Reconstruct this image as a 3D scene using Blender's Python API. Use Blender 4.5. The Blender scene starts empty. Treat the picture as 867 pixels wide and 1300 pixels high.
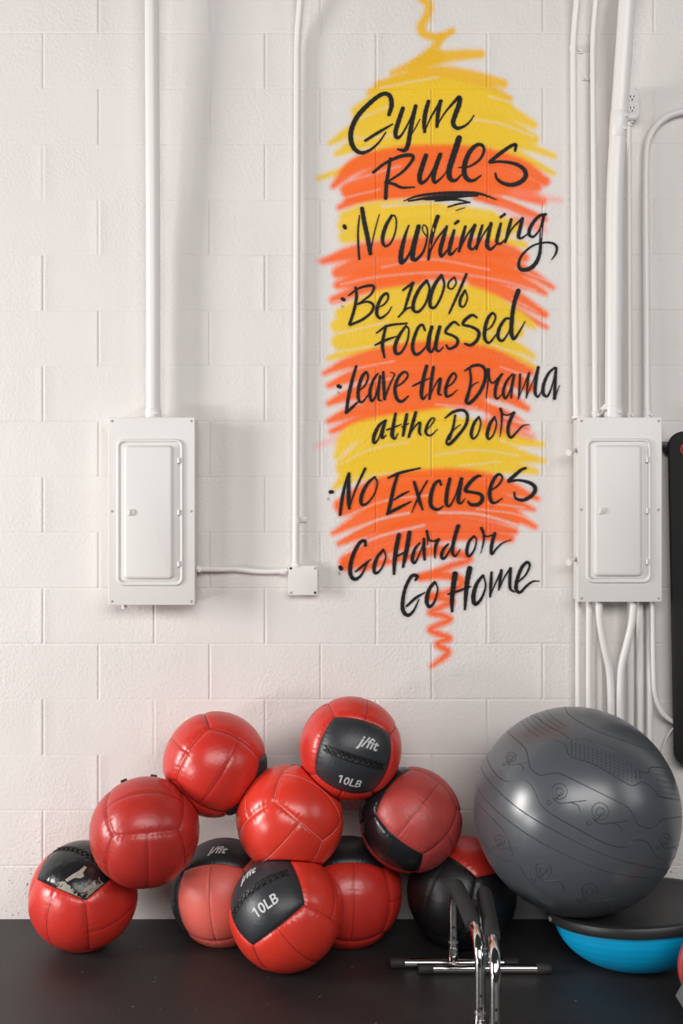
import bpy, bmesh, math, random
import numpy as np
from mathutils import Vector, Matrix

random.seed(7)
rng = np.random.RandomState(11)
scene = bpy.context.scene
COL = scene.collection
R_ = math.radians

# ------------------------------------------------------------------ camera, light, exposure
F_PX, CX, CY, CAM_H, WALL_D = 1388.0, 433.5, 650.0, 1.49, 4.0
cam = bpy.data.cameras.new('camera')
cam.sensor_fit = 'VERTICAL'; cam.sensor_height = 36.0; cam.sensor_width = 24.0
cam.lens = 36.0 * F_PX / 1300.0
cam.dof.use_dof = True; cam.dof.focus_distance = 3.85; cam.dof.aperture_fstop = 3.2
camo = bpy.data.objects.new('camera', cam); COL.objects.link(camo)
camo.location = (0, -WALL_D, CAM_H); camo.rotation_euler = (math.pi / 2, 0, 0)
scene.camera = camo

world = bpy.data.worlds.new('world'); scene.world = world
world.use_nodes = True
bg = world.node_tree.nodes['Background']
bg.inputs[0].default_value = (0.98, 0.98, 1.0, 1); bg.inputs[1].default_value = 0.03

def area(name, loc, target, sx, sy, power, color):
    l = bpy.data.lights.new(name, 'AREA'); l.shape = 'RECTANGLE'
    l.size = sx; l.size_y = sy; l.energy = power; l.color = color
    o = bpy.data.objects.new(name, l); COL.objects.link(o)
    o.location = loc
    o.rotation_euler = (Vector(target) - Vector(loc)).to_track_quat('-Z', 'Y').to_euler()
    return o
# daylight through the roll-up door on the left, the high windows behind, and a doorway to the right
area('door_daylight', (-5.4, -2.1, 1.8), (0.3, -0.3, 1.3), 1.15, 2.1, 236, (1.0, 0.98, 0.955))
area('sunlit_doorstep', (-3.4, -2.8, 0.40), (0.6, -0.4, 0.5), 0.7, 0.45, 30, (1.0, 0.985, 0.97))
area('window_daylight', (0.9, -6.4, 3.9), (0.5, 0, 1.3), 6.0, 2.4, 284, (1.0, 0.98, 0.965))
area('side_daylight', (4.6, -3.0, 2.6), (0.8, -0.1, 1.2), 1.6, 1.8, 27, (0.97, 0.985, 1.0))

scene.view_settings.view_transform = 'Standard'
scene.view_settings.look = 'None'
scene.view_settings.gamma = 1.0
scene.view_settings.exposure = 0.0
scene.view_settings.use_curve_mapping = False

# ------------------------------------------------------------------ helpers
def P(px, py, Z):
    """point seen at (px, py) of the photograph at distance Z from the lens plane"""
    return Vector(((px - CX) * Z / F_PX, Z - WALL_D, CAM_H - (py - CY) * Z / F_PX))

def lin(r, g, b):
    def f(c):
        c /= 255.0
        return c / 12.92 if c <= 0.04045 else ((c + 0.055) / 1.055) ** 2.4
    return (f(r), f(g), f(b), 1.0)

def mat(name, color, rough=0.5, metal=0.0, bump=0.0, bscale=200.0, var=0.0, vscale=12.0, coat=0.0, spec=0.5, detail=4.0):
    m = bpy.data.materials.new(name); m.use_nodes = True
    nt = m.node_tree; n = nt.nodes; b = n['Principled BSDF']
    b.inputs['Base Color'].default_value = color
    b.inputs['Roughness'].default_value = rough
    b.inputs['Metallic'].default_value = metal
    b.inputs['Coat Weight'].default_value = coat
    b.inputs['Specular IOR Level'].default_value = spec
    geo = n.new('ShaderNodeNewGeometry')
    if var > 0:
        t = n.new('ShaderNodeTexNoise'); t.inputs['Scale'].default_value = vscale; t.inputs['Detail'].default_value = 5
        nt.links.new(geo.outputs['Position'], t.inputs['Vector'])
        mx = n.new('ShaderNodeMix'); mx.data_type = 'RGBA'
        nt.links.new(t.outputs['Fac'], mx.inputs['Factor'])
        mx.inputs['A'].default_value = tuple(max(0, c * (1 - var)) for c in color[:3]) + (1,)
        mx.inputs['B'].default_value = tuple(min(1, c * (1 + var)) for c in color[:3]) + (1,)
        nt.links.new(mx.outputs['Result'], b.inputs['Base Color'])
    if bump > 0:
        t = n.new('ShaderNodeTexNoise'); t.inputs['Scale'].default_value = bscale; t.inputs['Detail'].default_value = detail
        nt.links.new(geo.outputs['Position'], t.inputs['Vector'])
        bp = n.new('ShaderNodeBump'); bp.inputs['Strength'].default_value = bump; bp.inputs['Distance'].default_value = 0.004
        nt.links.new(t.outputs['Fac'], bp.inputs['Height'])
        nt.links.new(bp.outputs['Normal'], b.inputs['Normal'])
    return m

def link_mesh(name, verts, faces, m, parent=None, smooth=True, mats=None, fm=None):
    me = bpy.data.meshes.new(name)
    me.from_pydata([tuple(v) for v in verts], [], faces)
    me.update()
    for mm in (mats or [m]): me.materials.append(mm)
    if fm is not None: me.polygons.foreach_set('material_index', fm)
    me.polygons.foreach_set('use_smooth', [smooth] * len(me.polygons))
    o = bpy.data.objects.new(name, me); COL.objects.link(o)
    if parent: 
        o.parent = parent
    return o

class MB:
    """collects shapes in world space; build() links them as one mesh relative to the parent's origin"""
    def __init__(s): s.v = []; s.f = []
    def add(s, vs, fs):
        o = len(s.v); s.v += [Vector(v) for v in vs]; s.f += [[i + o for i in f] for f in fs]; return s
    def box(s, c, size, bev=0.0, seg=2, rot=None):
        bm = bmesh.new(); bmesh.ops.create_cube(bm, size=1.0)
        for v in bm.verts: v.co = Vector((v.co.x * size[0], v.co.y * size[1], v.co.z * size[2]))
        if bev > 0: bmesh.ops.bevel(bm, geom=bm.edges[:], offset=bev, segments=seg, profile=0.5, affect='EDGES')
        bm.verts.index_update()
        vs = [((rot @ v.co) if rot else v.co) + Vector(c) for v in bm.verts]
        s.add(vs, [[v.index for v in f.verts] for f in bm.faces]); bm.free(); return s
    def tube(s, pts, r, seg=14, caps=True, closed=False):
        pts = [Vector(p) for p in pts]; n = len(pts)
        rs = r if isinstance(r, (list, tuple)) else [r] * n
        tans = []
        for i in range(n):
            a = pts[(i - 1) % n] if (closed or i > 0) else pts[i]
            b = pts[(i + 1) % n] if (closed or i < n - 1) else pts[i]
            t = (b - a); tans.append(t.normalized() if t.length > 1e-9 else Vector((0, 0, 1)))
        up = Vector((0, 0, 1)) if abs(tans[0].z) < 0.9 else Vector((1, 0, 0))
        nrm = (up - tans[0] * up.dot(tans[0])).normalized()
        vs = []; fs = []
        for i in range(n):
            t = tans[i]
            nrm = (nrm - t * nrm.dot(t)).normalized(); bn = t.cross(nrm)
            for k in range(seg):
                a = 2 * math.pi * k / seg
                vs.append(pts[i] + (nrm * math.cos(a) + bn * math.sin(a)) * rs[i])
        m = n if closed else n - 1
        for i in range(m):
            j = (i + 1) % n
            for k in range(seg):
                k2 = (k + 1) % seg
                fs.append([i * seg + k, i * seg + k2, j * seg + k2, j * seg + k])
        if caps and not closed:
            fs.append([k for k in range(seg)][::-1]); fs.append([(n - 1) * seg + k for k in range(seg)])
        return s.add(vs, fs)
    def lathe(s, prof, origin, axis=(0, 0, 1), seg=48, cap0=True, cap1=True):
        ax = Vector(axis).normalized()
        u = ax.orthogonal().normalized(); w = ax.cross(u)
        vs = []; fs = []
        for (r, h) in prof:
            for k in range(seg):
                a = 2 * math.pi * k / seg
                vs.append(Vector(origin) + ax * h + (u * math.cos(a) + w * math.sin(a)) * r)
        for i in range(len(prof) - 1):
            for k in range(seg):
                k2 = (k + 1) % seg
                fs.append([i * seg + k, i * seg + k2, (i + 1) * seg + k2, (i + 1) * seg + k])
        if cap0: fs.append(list(range(seg))[::-1])
        if cap1: fs.append([(len(prof) - 1) * seg + k for k in range(seg)])
        return s.add(vs, fs)
    def prism(s, poly, y0, y1, bev=0.0):
        """poly of (x, z) extruded along y from y0 (front) to y1 (back)"""
        bm = bmesh.new()
        vf = [bm.verts.new((x, y0, z)) for x, z in poly]
        vb = [bm.verts.new((x, y1, z)) for x, z in poly]
        n = len(poly)
        ff = bm.faces.new(vf); bm.faces.new(vb[::-1])
        for i in range(n): bm.faces.new([vf[(i + 1) % n], vf[i], vb[i], vb[(i + 1) % n]])
        bmesh.ops.recalc_face_normals(bm, faces=bm.faces[:])
        if bev > 0:
            es = [e for e in ff.edges]
            bmesh.ops.bevel(bm, geom=es, offset=bev, segments=3, profile=0.5, affect='EDGES')
        bm.verts.index_update()
        s.add([v.co.copy() for v in bm.verts], [[v.index for v in f.verts] for f in bm.faces]); bm.free(); return s
    def build(s, name, m, parent=None, smooth=True, angle=40):
        org = parent_origin(parent)
        o = link_mesh(name, [v - org for v in s.v], s.f, m, parent, smooth)
        if smooth: sharp(o.data, angle)
        return o

def parent_origin(p):
    o = Vector((0, 0, 0))
    while p is not None:
        o += p.location; p = p.parent
    return o

def sharp(me, angle=40):
    bm = bmesh.new(); bm.from_mesh(me); lim = R_(angle)
    for e in bm.edges:
        e.smooth = not (len(e.link_faces) == 2 and e.calc_face_angle(0) > lim)
    bm.to_mesh(me); bm.free()

def tag(o, label=None, cat=None, group=None, kind=None):
    if label: o['label'] = label
    if cat: o['category'] = cat
    if group: o['group'] = group
    if kind: o['kind'] = kind
    return o

def thing(name, loc, label, cat, group=None):
    o = bpy.data.objects.new(name, None); o.empty_display_size = 0.05; COL.objects.link(o)
    o.location = loc
    return tag(o, label, cat, group)

def spline(pts, step=0.01):
    """Catmull-Rom through rows of numbers; returns dense rows"""
    p = np.array(pts, float)
    if len(p) == 2:
        n = max(2, int(np.linalg.norm(p[1, :2] - p[0, :2]) / step) + 1)
        t = np.linspace(0, 1, n)[:, None]; return p[0] * (1 - t) + p[1] * t
    q = np.vstack([2 * p[0] - p[1], p, 2 * p[-1] - p[-2]])
    out = []
    for i in range(1, len(q) - 2):
        a, b, c, d = q[i - 1], q[i], q[i + 1], q[i + 2]
        n = max(2, int(np.linalg.norm((c - b)) / step) + 1)
        t = np.linspace(0, 1, n, endpoint=False)[:, None]
        out.append(0.5 * (2 * b + (c - a) * t + (2 * a - 5 * b + 4 * c - d) * t ** 2 + (3 * b - a - 3 * c + d) * t ** 3))
    out.append(p[-1:]); return np.vstack(out)

def bend(pts, rad=0.05, n=7):
    """polyline with rounded corners"""
    pts = [Vector(p) for p in pts]; out = [pts[0]]
    for i in range(1, len(pts) - 1):
        a, b, c = pts[i - 1], pts[i], pts[i + 1]
        d1 = (a - b); d2 = (c - b); r = min(rad, d1.length * .49, d2.length * .49)
        p = b + d1.normalized() * r; q = b + d2.normalized() * r
        for k in range(n + 1):
            t = k / n; out.append(p * (1 - t) ** 2 + b * 2 * t * (1 - t) + q * t ** 2)
    out.append(pts[-1]); return out

def rrect(cx, cz, w, h, r, n=6):
    out = []
    for (sx, sz, a0) in ((1, 1, 0), (-1, 1, 90), (-1, -1, 180), (1, -1, 270)):
        for k in range(n + 1):
            a = R_(a0 + 90 * k / n)
            out.append((cx + sx * (w / 2 - r) + r * math.cos(a), cz + sz * (h / 2 - r) + r * math.sin(a)))
    return out

# ------------------------------------------------------------------ materials
WHITE = lin(230, 226, 222)
M = {}
M['white_metal'] = mat('white_painted_metal', lin(226, 223, 220), 0.42, bump=0.06, bscale=60)
M['conduit'] = mat('white_painted_conduit', lin(232, 229, 226), 0.38, bump=0.10, bscale=35)
M['screw'] = mat('painted_screw', lin(176, 170, 164), 0.5)
M['dark_gap'] = mat('dark_slot', lin(40, 38, 36), 0.7)
M['red_vinyl'] = mat('red_vinyl', lin(204, 50, 40), 0.31, spec=0.65, bump=0.16, bscale=70, var=0.10, vscale=16)
M['bright_red_vinyl'] = mat('bright_red_vinyl', lin(219, 57, 42), 0.29, spec=0.65, bump=0.10, bscale=60, var=0.07, vscale=16)
M['deep_red_vinyl'] = mat('deep_red_vinyl', lin(180, 46, 40), 0.33, spec=0.6, bump=0.20, bscale=60, var=0.12, vscale=14)
M['worn_red_vinyl'] = mat('worn_red_vinyl', lin(176, 66, 62), 0.42, bump=0.35, bscale=50, var=0.18, vscale=22)
M['salmon_vinyl'] = mat('faded_salmon_vinyl', lin(222, 102, 90), 0.42, bump=0.2, bscale=60, var=0.08, vscale=18)
M['black_vinyl'] = mat('black_vinyl', lin(46, 48, 52), 0.40, bump=0.14, bscale=90, var=0.2, vscale=20)
M['shiny_black_vinyl'] = mat('shiny_black_vinyl', lin(30, 30, 33), 0.24, bump=0.5, bscale=38, var=0.25, vscale=25)
M['lace'] = mat('black_lace', lin(18, 18, 20), 0.45)
M['dark_thread'] = mat('dark_thread', lin(96, 20, 20), 0.6)
M['pale_thread'] = mat('pale_thread', lin(226, 150, 140), 0.6)
M['black_thread'] = mat('black_thread', lin(22, 22, 24), 0.6)
M['print'] = mat('pale_print', lin(200, 200, 200), 0.5)
M['grime'] = mat('worn_backing', lin(150, 145, 132), 0.7, var=0.2, vscale=60)
M['gym_ball'] = mat('grey_pvc', lin(80, 84, 89), 0.29, spec=0.85, bump=0.03, bscale=120, var=0.05, vscale=6)
M['black_leather'] = mat('black_leather', lin(30, 30, 32), 0.40, bump=0.14, bscale=90, var=0.2, vscale=20)
M['gym_dots'] = mat('grey_pvc_dots', lin(40, 42, 45), 0.5)
M['gym_emboss'] = mat('grey_pvc_relief', lin(54, 57, 61), 0.45)
M['platform'] = mat('black_plastic', lin(44, 44, 46), 0.42, bump=0.10, bscale=300, var=0.15, vscale=30)
M['platform_rim'] = mat('black_plastic_rim', lin(52, 52, 55), 0.38, bump=0.10, bscale=200)
M['dome'] = mat('blue_dome', lin(0, 168, 222), 0.45, bump=0.06, bscale=90, var=0.08, vscale=10)
M['chrome'] = mat('chrome', lin(224, 222, 220), 0.10, metal=1.0, bump=0.02, bscale=40)
M['foam'] = mat('black_foam_grip', lin(42, 43, 45), 0.8, bump=0.35, bscale=420)
M['rubber_cap'] = mat('black_rubber', lin(40, 38, 37), 0.65, bump=0.1, bscale=200)
M['mat_foam'] = mat('black_mat_foam', lin(17, 16, 15), 0.75, bump=0.15, bscale=260)
M['grommet'] = mat('red_grommet', lin(172, 52, 38), 0.45)
M['black_iron'] = mat('black_iron', lin(24, 24, 25), 0.45)
M['grey_iron'] = mat('grey_cast_iron', lin(150, 148, 146), 0.45, metal=0.4, bump=0.2, bscale=120)
M['speckle'] = mat('grey_speckled_rubber', lin(74, 74, 78), 0.7, bump=0.4, bscale=300, var=0.6, vscale=260)
M['rim_red'] = mat('red_rubber_rim', lin(206, 74, 74), 0.5)

def block_paint_color(nt, geo):
    n = nt.nodes; L = nt.links.new
    big = n.new('ShaderNodeTexNoise'); big.inputs['Scale'].default_value = 2.2; big.inputs['Detail'].default_value = 4
    L(geo.outputs['Position'], big.inputs['Vector'])
    mx = n.new('ShaderNodeMix'); mx.data_type = 'RGBA'
    mx.inputs['A'].default_value = lin(222, 216, 212); mx.inputs['B'].default_value = lin(232, 228, 225)
    L(big.outputs['Fac'], mx.inputs['Factor'])
    return mx

def wall_material():
    m = bpy.data.materials.new('painted_block'); m.use_nodes = True
    nt = m.node_tree; n = nt.nodes; b = n['Principled BSDF']
    b.inputs['Roughness'].default_value = 0.6; b.inputs['Specular IOR Level'].default_value = 0.3
    geo = n.new('ShaderNodeNewGeometry'); L = nt.links.new
    mx = block_paint_color(nt, geo)
    # scuffs and dirt specks close to the floor
    sp = n.new('ShaderNodeTexNoise'); sp.inputs['Scale'].default_value = 90; sp.inputs['Detail'].default_value = 3
    L(geo.outputs['Position'], sp.inputs['Vector'])
    rmp = n.new('ShaderNodeMapRange'); rmp.inputs['From Min'].default_value = 0.66; rmp.inputs['From Max'].default_value = 0.72
    L(sp.outputs['Fac'], rmp.inputs['Value'])
    sep = n.new('ShaderNodeSeparateXYZ'); L(geo.outputs['Position'], sep.inputs[0])
    low = n.new('ShaderNodeMapRange'); low.inputs['From Min'].default_value = 0.42; low.inputs['From Max'].default_value = 0.1
    L(sep.outputs['Z'], low.inputs['Value'])
    mul = n.new('ShaderNodeMath'); mul.operation = 'MULTIPLY'
    L(rmp.outputs[0], mul.inputs[0]); L(low.outputs[0], mul.inputs[1])
    mx2 = n.new('ShaderNodeMix'); mx2.data_type = 'RGBA'
    L(mul.outputs[0], mx2.inputs['Factor']); L(mx.outputs['Result'], mx2.inputs['A'])
    mx2.inputs['B'].default_value = lin(90, 78, 70)
    L(mx2.outputs['Result'], b.inputs['Base Color'])
    add_paint_bump(nt, geo, b)
    return m

def add_paint_bump(nt, geo, b):
    n = nt.nodes; L = nt.links.new
    f = n.new('ShaderNodeTexNoise'); f.inputs['Scale'].default_value = 85; f.inputs['Detail'].default_value = 5; f.inputs['Roughness'].default_value = 0.55
    L(geo.outputs['Position'], f.inputs['Vector'])
    c = n.new('ShaderNodeTexNoise'); c.inputs['Scale'].default_value = 20; c.inputs['Detail'].default_value = 3
    L(geo.outputs['Position'], c.inputs['Vector'])
    # the paint lies thicker and rougher on some blocks than on others
    g = n.new('ShaderNodeTexNoise'); g.inputs['Scale'].default_value = 2.6
    L(geo.outputs['Position'], g.inputs['Vector'])
    rg = n.new('ShaderNodeMapRange'); rg.inputs['From Min'].default_value = 0.35; rg.inputs['From Max'].default_value = 0.65
    rg.inputs['To Min'].default_value = 0.35; rg.inputs['To Max'].default_value = 1.1
    L(g.outputs['Fac'], rg.inputs['Value'])
    a = n.new('ShaderNodeMath'); a.operation = 'MULTIPLY_ADD'; a.inputs[1].default_value = 0.5
    L(c.outputs['Fac'], a.inputs[0]); L(f.outputs['Fac'], a.inputs[2])
    mu = n.new('ShaderNodeMath'); mu.operation = 'MULTIPLY'
    L(a.outputs[0], mu.inputs[0]); L(rg.outputs[0], mu.inputs[1])
    bp = n.new('ShaderNodeBump'); bp.inputs['Strength'].default_value = 0.7; bp.inputs['Distance'].default_value = 0.004
    L(mu.outputs[0], bp.inputs['Height']); L(bp.outputs['Normal'], b.inputs['Normal'])

def paint_material(name, color=None):
    """spray paint whose coverage (and colour, for the wash) is stored per vertex"""
    m = bpy.data.materials.new(name); m.use_nodes = True
    nt = m.node_tree; n = nt.nodes; b = n['Principled BSDF']; L = nt.links.new
    b.inputs['Roughness'].default_value = 0.6; b.inputs['Specular IOR Level'].default_value = 0.3
    at = n.new('ShaderNodeAttribute'); at.attribute_name = 'paint'
    geo = n.new('ShaderNodeNewGeometry')
    if color:
        b.inputs['Base Color'].default_value = color; L(at.outputs['Alpha'], b.inputs['Alpha'])
    else:                                            # where the can left little paint the block's own white shows
        wc = block_paint_color(nt, geo); mp = n.new('ShaderNodeMix'); mp.data_type = 'RGBA'
        L(at.outputs['Alpha'], mp.inputs['Factor']); L(wc.outputs['Result'], mp.inputs['A']); L(at.outputs['Color'], mp.inputs['B'])
        L(mp.outputs['Result'], b.inputs['Base Color'])
        b.inputs['Roughness'].default_value = 0.6; b.inputs['Specular IOR Level'].default_value = 0.3
    add_paint_bump(nt, geo, b)
    return m
M['wall'] = wall_material()
M['wash'] = paint_material('spray_paint_wash')
M['ink'] = paint_material('black_spray_paint', lin(13, 11, 12))

def floor_material():
    m = bpy.data.materials.new('rubber_floor'); m.use_nodes = True
    nt = m.node_tree; n = nt.nodes; b = n['Principled BSDF']; L = nt.links.new
    geo = n.new('ShaderNodeNewGeometry')
    a = n.new('ShaderNodeTexNoise'); a.inputs['Scale'].default_value = 3.5; a.inputs['Detail'].default_value = 6
    L(geo.outputs['Position'], a.inputs['Vector'])
    mx = n.new('ShaderNodeMix'); mx.data_type = 'RGBA'; L(a.outputs['Fac'], mx.inputs['Factor'])
    mx.inputs['A'].default_value = lin(32, 31, 31); mx.inputs['B'].default_value = lin(54, 52, 51)
    v = n.new('ShaderNodeTexVoronoi'); v.inputs['Scale'].default_value = 26
    L(geo.outputs['Position'], v.inputs['Vector'])
    r = n.new('ShaderNodeMapRange'); r.inputs['From Min'].default_value = 0.13; r.inputs['From Max'].default_value = 0.09
    L(v.outputs['Distance'], r.inputs['Value'])
    v2 = n.new('ShaderNodeTexNoise'); v2.inputs['Scale'].default_value = 9
    L(geo.outputs['Position'], v2.inputs['Vector'])
    r2 = n.new('ShaderNodeMapRange'); r2.inputs['From Min'].default_value = 0.56; r2.inputs['From Max'].default_value = 0.66; r2.inputs['To Max'].default_value = 0.5
    L(v2.outputs['Fac'], r2.inputs['Value'])
    mu = n.new('ShaderNodeMath'); mu.operation = 'MULTIPLY'; L(r.outputs[0], mu.inputs[0]); L(r2.outputs[0], mu.inputs[1])
    mx2 = n.new('ShaderNodeMix'); mx2.data_type = 'RGBA'; L(mu.outputs[0], mx2.inputs['Factor'])
    L(mx.outputs['Result'], mx2.inputs['A']); mx2.inputs['B'].default_value = lin(150, 146, 142)
    L(mx2.outputs['Result'], b.inputs['Base Color'])
    rr = n.new('ShaderNodeMapRange'); rr.inputs['To Min'].default_value = 0.42; rr.inputs['To Max'].default_value = 0.62
    L(a.outputs['Fac'], rr.inputs['Value']); L(rr.outputs[0], b.inputs['Roughness'])
    g = n.new('ShaderNodeTexNoise'); g.inputs['Scale'].default_value = 240; g.inputs['Detail'].default_value = 3
    L(geo.outputs['Position'], g.inputs['Vector'])
    bp = n.new('ShaderNodeBump'); bp.inputs['Strength'].default_value = 0.4; bp.inputs['Distance'].default_value = 0.003
    L(g.outputs['Fac'], bp.inputs['Height']); L(bp.outputs['Normal'], b.inputs['Normal'])
    return m
M['floor'] = floor_material()

# ------------------------------------------------------------------ setting: block wall and rubber floor
BW, BH, Z0, X0 = 0.4064, 0.2033, -0.009, -0.0764
JW = 0.0046
def hash2(a, b):
    s = np.sin(a * 127.1 + b * 311.7) * 43758.5453
    return s - np.floor(s)
def wall_depth(x, z):
    """how far the surface lies behind the wall plane at (x, z): the tooled joints"""
    x = np.asarray(x, float); z = np.asarray(z, float)
    row = np.floor((z - Z0) / BH)
    rz = (z - Z0) / BH; k = np.round(rz)
    dz = np.abs(rz - k) * BH
    off = np.where(np.mod(row, 2) == 0, 0.0, BW / 2)
    cx = (x - X0 - off) / BW; c = np.round(cx); dx = np.abs(cx - c) * BW
    worn = ((x < -0.70) & (z > 2.40) & (z < 3.2)) | ((x < -0.55) & (z > 0.45) & (z < 0.95))
    dep_h = (0.0012 + 0.0012 * hash2(k, np.floor((x - X0) / 0.29))) * np.where(worn, 0.25, 1.0)
    dep_v = (0.0022 + 0.0022 * hash2(row, c + 17.0)) * np.where(worn & (hash2(row, c) > 0.35), 0.2, 1.0)
    g = np.maximum(dep_h * np.clip(1 - dz / JW, 0, 1), dep_v * np.clip(1 - dx / JW, 0, 1))
    # beads of paint beside the upright joints, slow waviness of the blocks
    bead = 0.0012 * hash2(row, c + 5.0) * np.clip(1 - np.abs(dx - 1.5 * JW) / JW, 0, 1)
    wave = 0.0012 * np.sin(x * 9 + z * 5 + 3 * np.sin(z * 3.1)) * np.sin(z * 8 - x * 3)
    return g - bead + wave + 0.0015

WX0, WX1, WZ1 = -3.2, 3.2, 4.2
def axis_lines(a0, a1, period, origin):
    ks = np.arange(math.floor((a0 - origin) / period) - 1, math.ceil((a1 - origin) / period) + 2)
    offs = np.array([-2.5, -1.5, -1, -0.5, 0, 0.5, 1, 1.5, 2.5]) * JW
    xs = (origin + ks[:, None] * period + offs[None, :]).ravel()
    xs = np.concatenate([xs, (origin + (ks[:, None] + np.array([0.25, 0.5, 0.75])[None, :]) * period).ravel(), [a0, a1]])
    return np.unique(np.round(xs[(xs >= a0) & (xs <= a1)], 5))
xs = axis_lines(WX0, WX1, BW / 2, X0); zs = axis_lines(0.0, WZ1, BH, Z0)
GX, GZ = np.meshgrid(xs, zs)
GY = wall_depth(GX, GZ)
nx, nz = len(xs), len(zs)
verts = np.stack([GX, GY, GZ], -1).reshape(-1, 3).tolist()
faces = [[j * nx + i, j * nx + i + 1, (j + 1) * nx + i + 1, (j + 1) * nx + i] for j in range(nz - 1) for i in range(nx - 1)]
base = len(verts)
verts += [(WX0, 0.2, 0), (WX1, 0.2, 0), (WX1, 0.2, WZ1), (WX0, 0.2, WZ1)]
c00, c10, c01, c11 = 0, nx - 1, (nz - 1) * nx, nz * nx - 1
faces += [[base + 1, base, base + 3, base + 2], [c00, c01, base + 3, base], [c11, c10, base + 1, base + 2], [c10, c00, base, base + 1], [c01, c11, base + 2, base + 3]]
w = link_mesh('wall_back', verts, faces, M['wall']); sharp(w.data, 50); tag(w, kind='structure')
fl = MB().box((0, -2.9, -0.05), (6.4, 6.2, 0.1)).build('floor', M['floor'], smooth=False); tag(fl, kind='structure')

# ------------------------------------------------------------------ the sprayed wall lettering
def parse(txt, ox, oy, k=217 / 867.0):
    """strokes as 'x,y,w x,y,w' in a 4x reading of the wall, brought to wall units (347 per metre)"""
    out = []
    for line in txt.strip().splitlines():
        row = []; wlast = 12.0
        for tok in line.split():
            q = [float(a) for a in tok.split(',')]
            if len(q) > 2: wlast = q[2]
            row.append((ox + q[0] * k, oy + q[1] * k, wlast * k))
        if row: out.append(row)
    return out
TEXT = {}
TEXT['gym'] = parse('''255,160,20 268,115,24 262,72,24 240,55,22 205,65,22 150,110,24 95,170,26 65,235,26 62,290,26 80,335,24 115,355,20 160,340,14 205,300,10 238,252,7
135,293,14 200,252,16 272,210,8
325,130,22 305,190,24 288,250,24 296,278,20 320,262,12 360,190,8 392,115,8
390,118,20 374,185,24 362,250,24 352,310,24 335,342,22 300,338,10
352,285,6 385,235,6 412,185,5
455,95,20 440,150,24 433,205,22 436,248,16
438,240,6 470,170,9 520,92,16
515,95,20 503,160,22 498,222,16
500,215,6 540,150,9 590,92,16 612,75,24 610,110,26 590,165,26 580,205,24 600,230,20 640,218,12 670,190,8 685,165,6''', 430, 105)
TEXT['rules'] = parse('''122,145,14 112,210,18 102,280,20 98,345,20
35,215,14 90,172,15 160,138,18 215,127,20 238,138,18 222,170,16 180,215,14 110,262,10
95,265,10 140,275,16 180,292,14 245,290,7
302,130,24 285,180,26 270,235,26 278,268,20 310,248,13 345,190,10 375,125,10
375,125,22 355,180,24 341,235,24 348,265,18 385,238,8 420,190,5
470,42,32 455,90,32 435,150,32 420,205,30 425,245,26 450,256,16 485,225,7
468,190,6 520,185,10 572,152,13 597,108,14 588,78,18 560,76,20 525,110,24 500,170,27 498,220,26 515,250,24 545,255,16 582,230,7
755,105,12 757,76,20 735,80,18 690,110,20 640,150,20 628,163,16 680,160,14 750,170,18 798,198,22 808,235,24 780,265,24 735,278,22 690,268,18 662,245,14 655,220,11
190,360,5 260,335,12 360,322,16 470,318,18 570,322,14 660,352,4
215,360,9 330,342,16 450,335,18 565,332,9
300,352,10 420,344,16 530,332,8
350,360,7 450,352,12 525,367,7
415,390,8 470,374,10 525,367,7
455,408,4 498,394,4''', 465, 165)
TEXT['no_whinning'] = parse('''28,128,20 32,136,20
105,75,7 98,150,9 99,220,11 104,295,11
118,40,22 130,110,24 145,180,24 160,265,22
160,262,6 180,165,6 205,70,5
268,75,14 238,130,20 222,190,20 232,228,14 262,215,10 286,160,8 292,105,8 282,75,8 264,80,9
355,125,8 340,165,14 325,220,22 315,275,26 318,312,24 345,290,14 375,230,10 405,135,12
405,130,24 392,180,26 378,240,28 375,290,26 395,296,18 430,255,12 448,190,9 448,140,8 430,122,6 425,150,6 445,180,6
502,80,22 485,130,22 468,200,20 455,295,15
462,260,6 500,190,9 540,140,11
548,130,14 530,190,22 515,250,22 522,280,16 552,248,7
585,150,14 570,205,22 560,255,20 570,272,14 600,240,7
590,115,14 605,103,16
642,130,14 626,190,20 610,255,14
612,250,6 650,175,9 690,122,12
690,125,18 672,180,20 662,230,20 680,245,12 702,218,6
728,125,13 712,180,18 698,245,11
700,240,6 735,168,8 772,118,12
772,115,18 760,170,20 752,225,22 770,245,16 802,218,7''', 430, 255) + parse('''462,115,13 450,165,20 442,208,18 460,217,12 490,190,6
462,82,14 482,68,14
515,95,16 500,150,18 485,210,11
487,205,6 522,138,8 570,90,12
572,90,18 560,140,20 552,178,20 565,190,12 602,165,6
690,68,14 660,75,16 630,105,18 608,145,20 608,175,17 630,180,12 662,140,8 685,70,9
682,70,13 670,130,16 665,200,16 660,265,18 640,315,22 605,345,22 565,348,20 553,320,16 570,275,12 620,230,10 680,212,10 725,215,12 746,235,14 740,270,10 720,298,5''', 520, 255)
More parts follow.
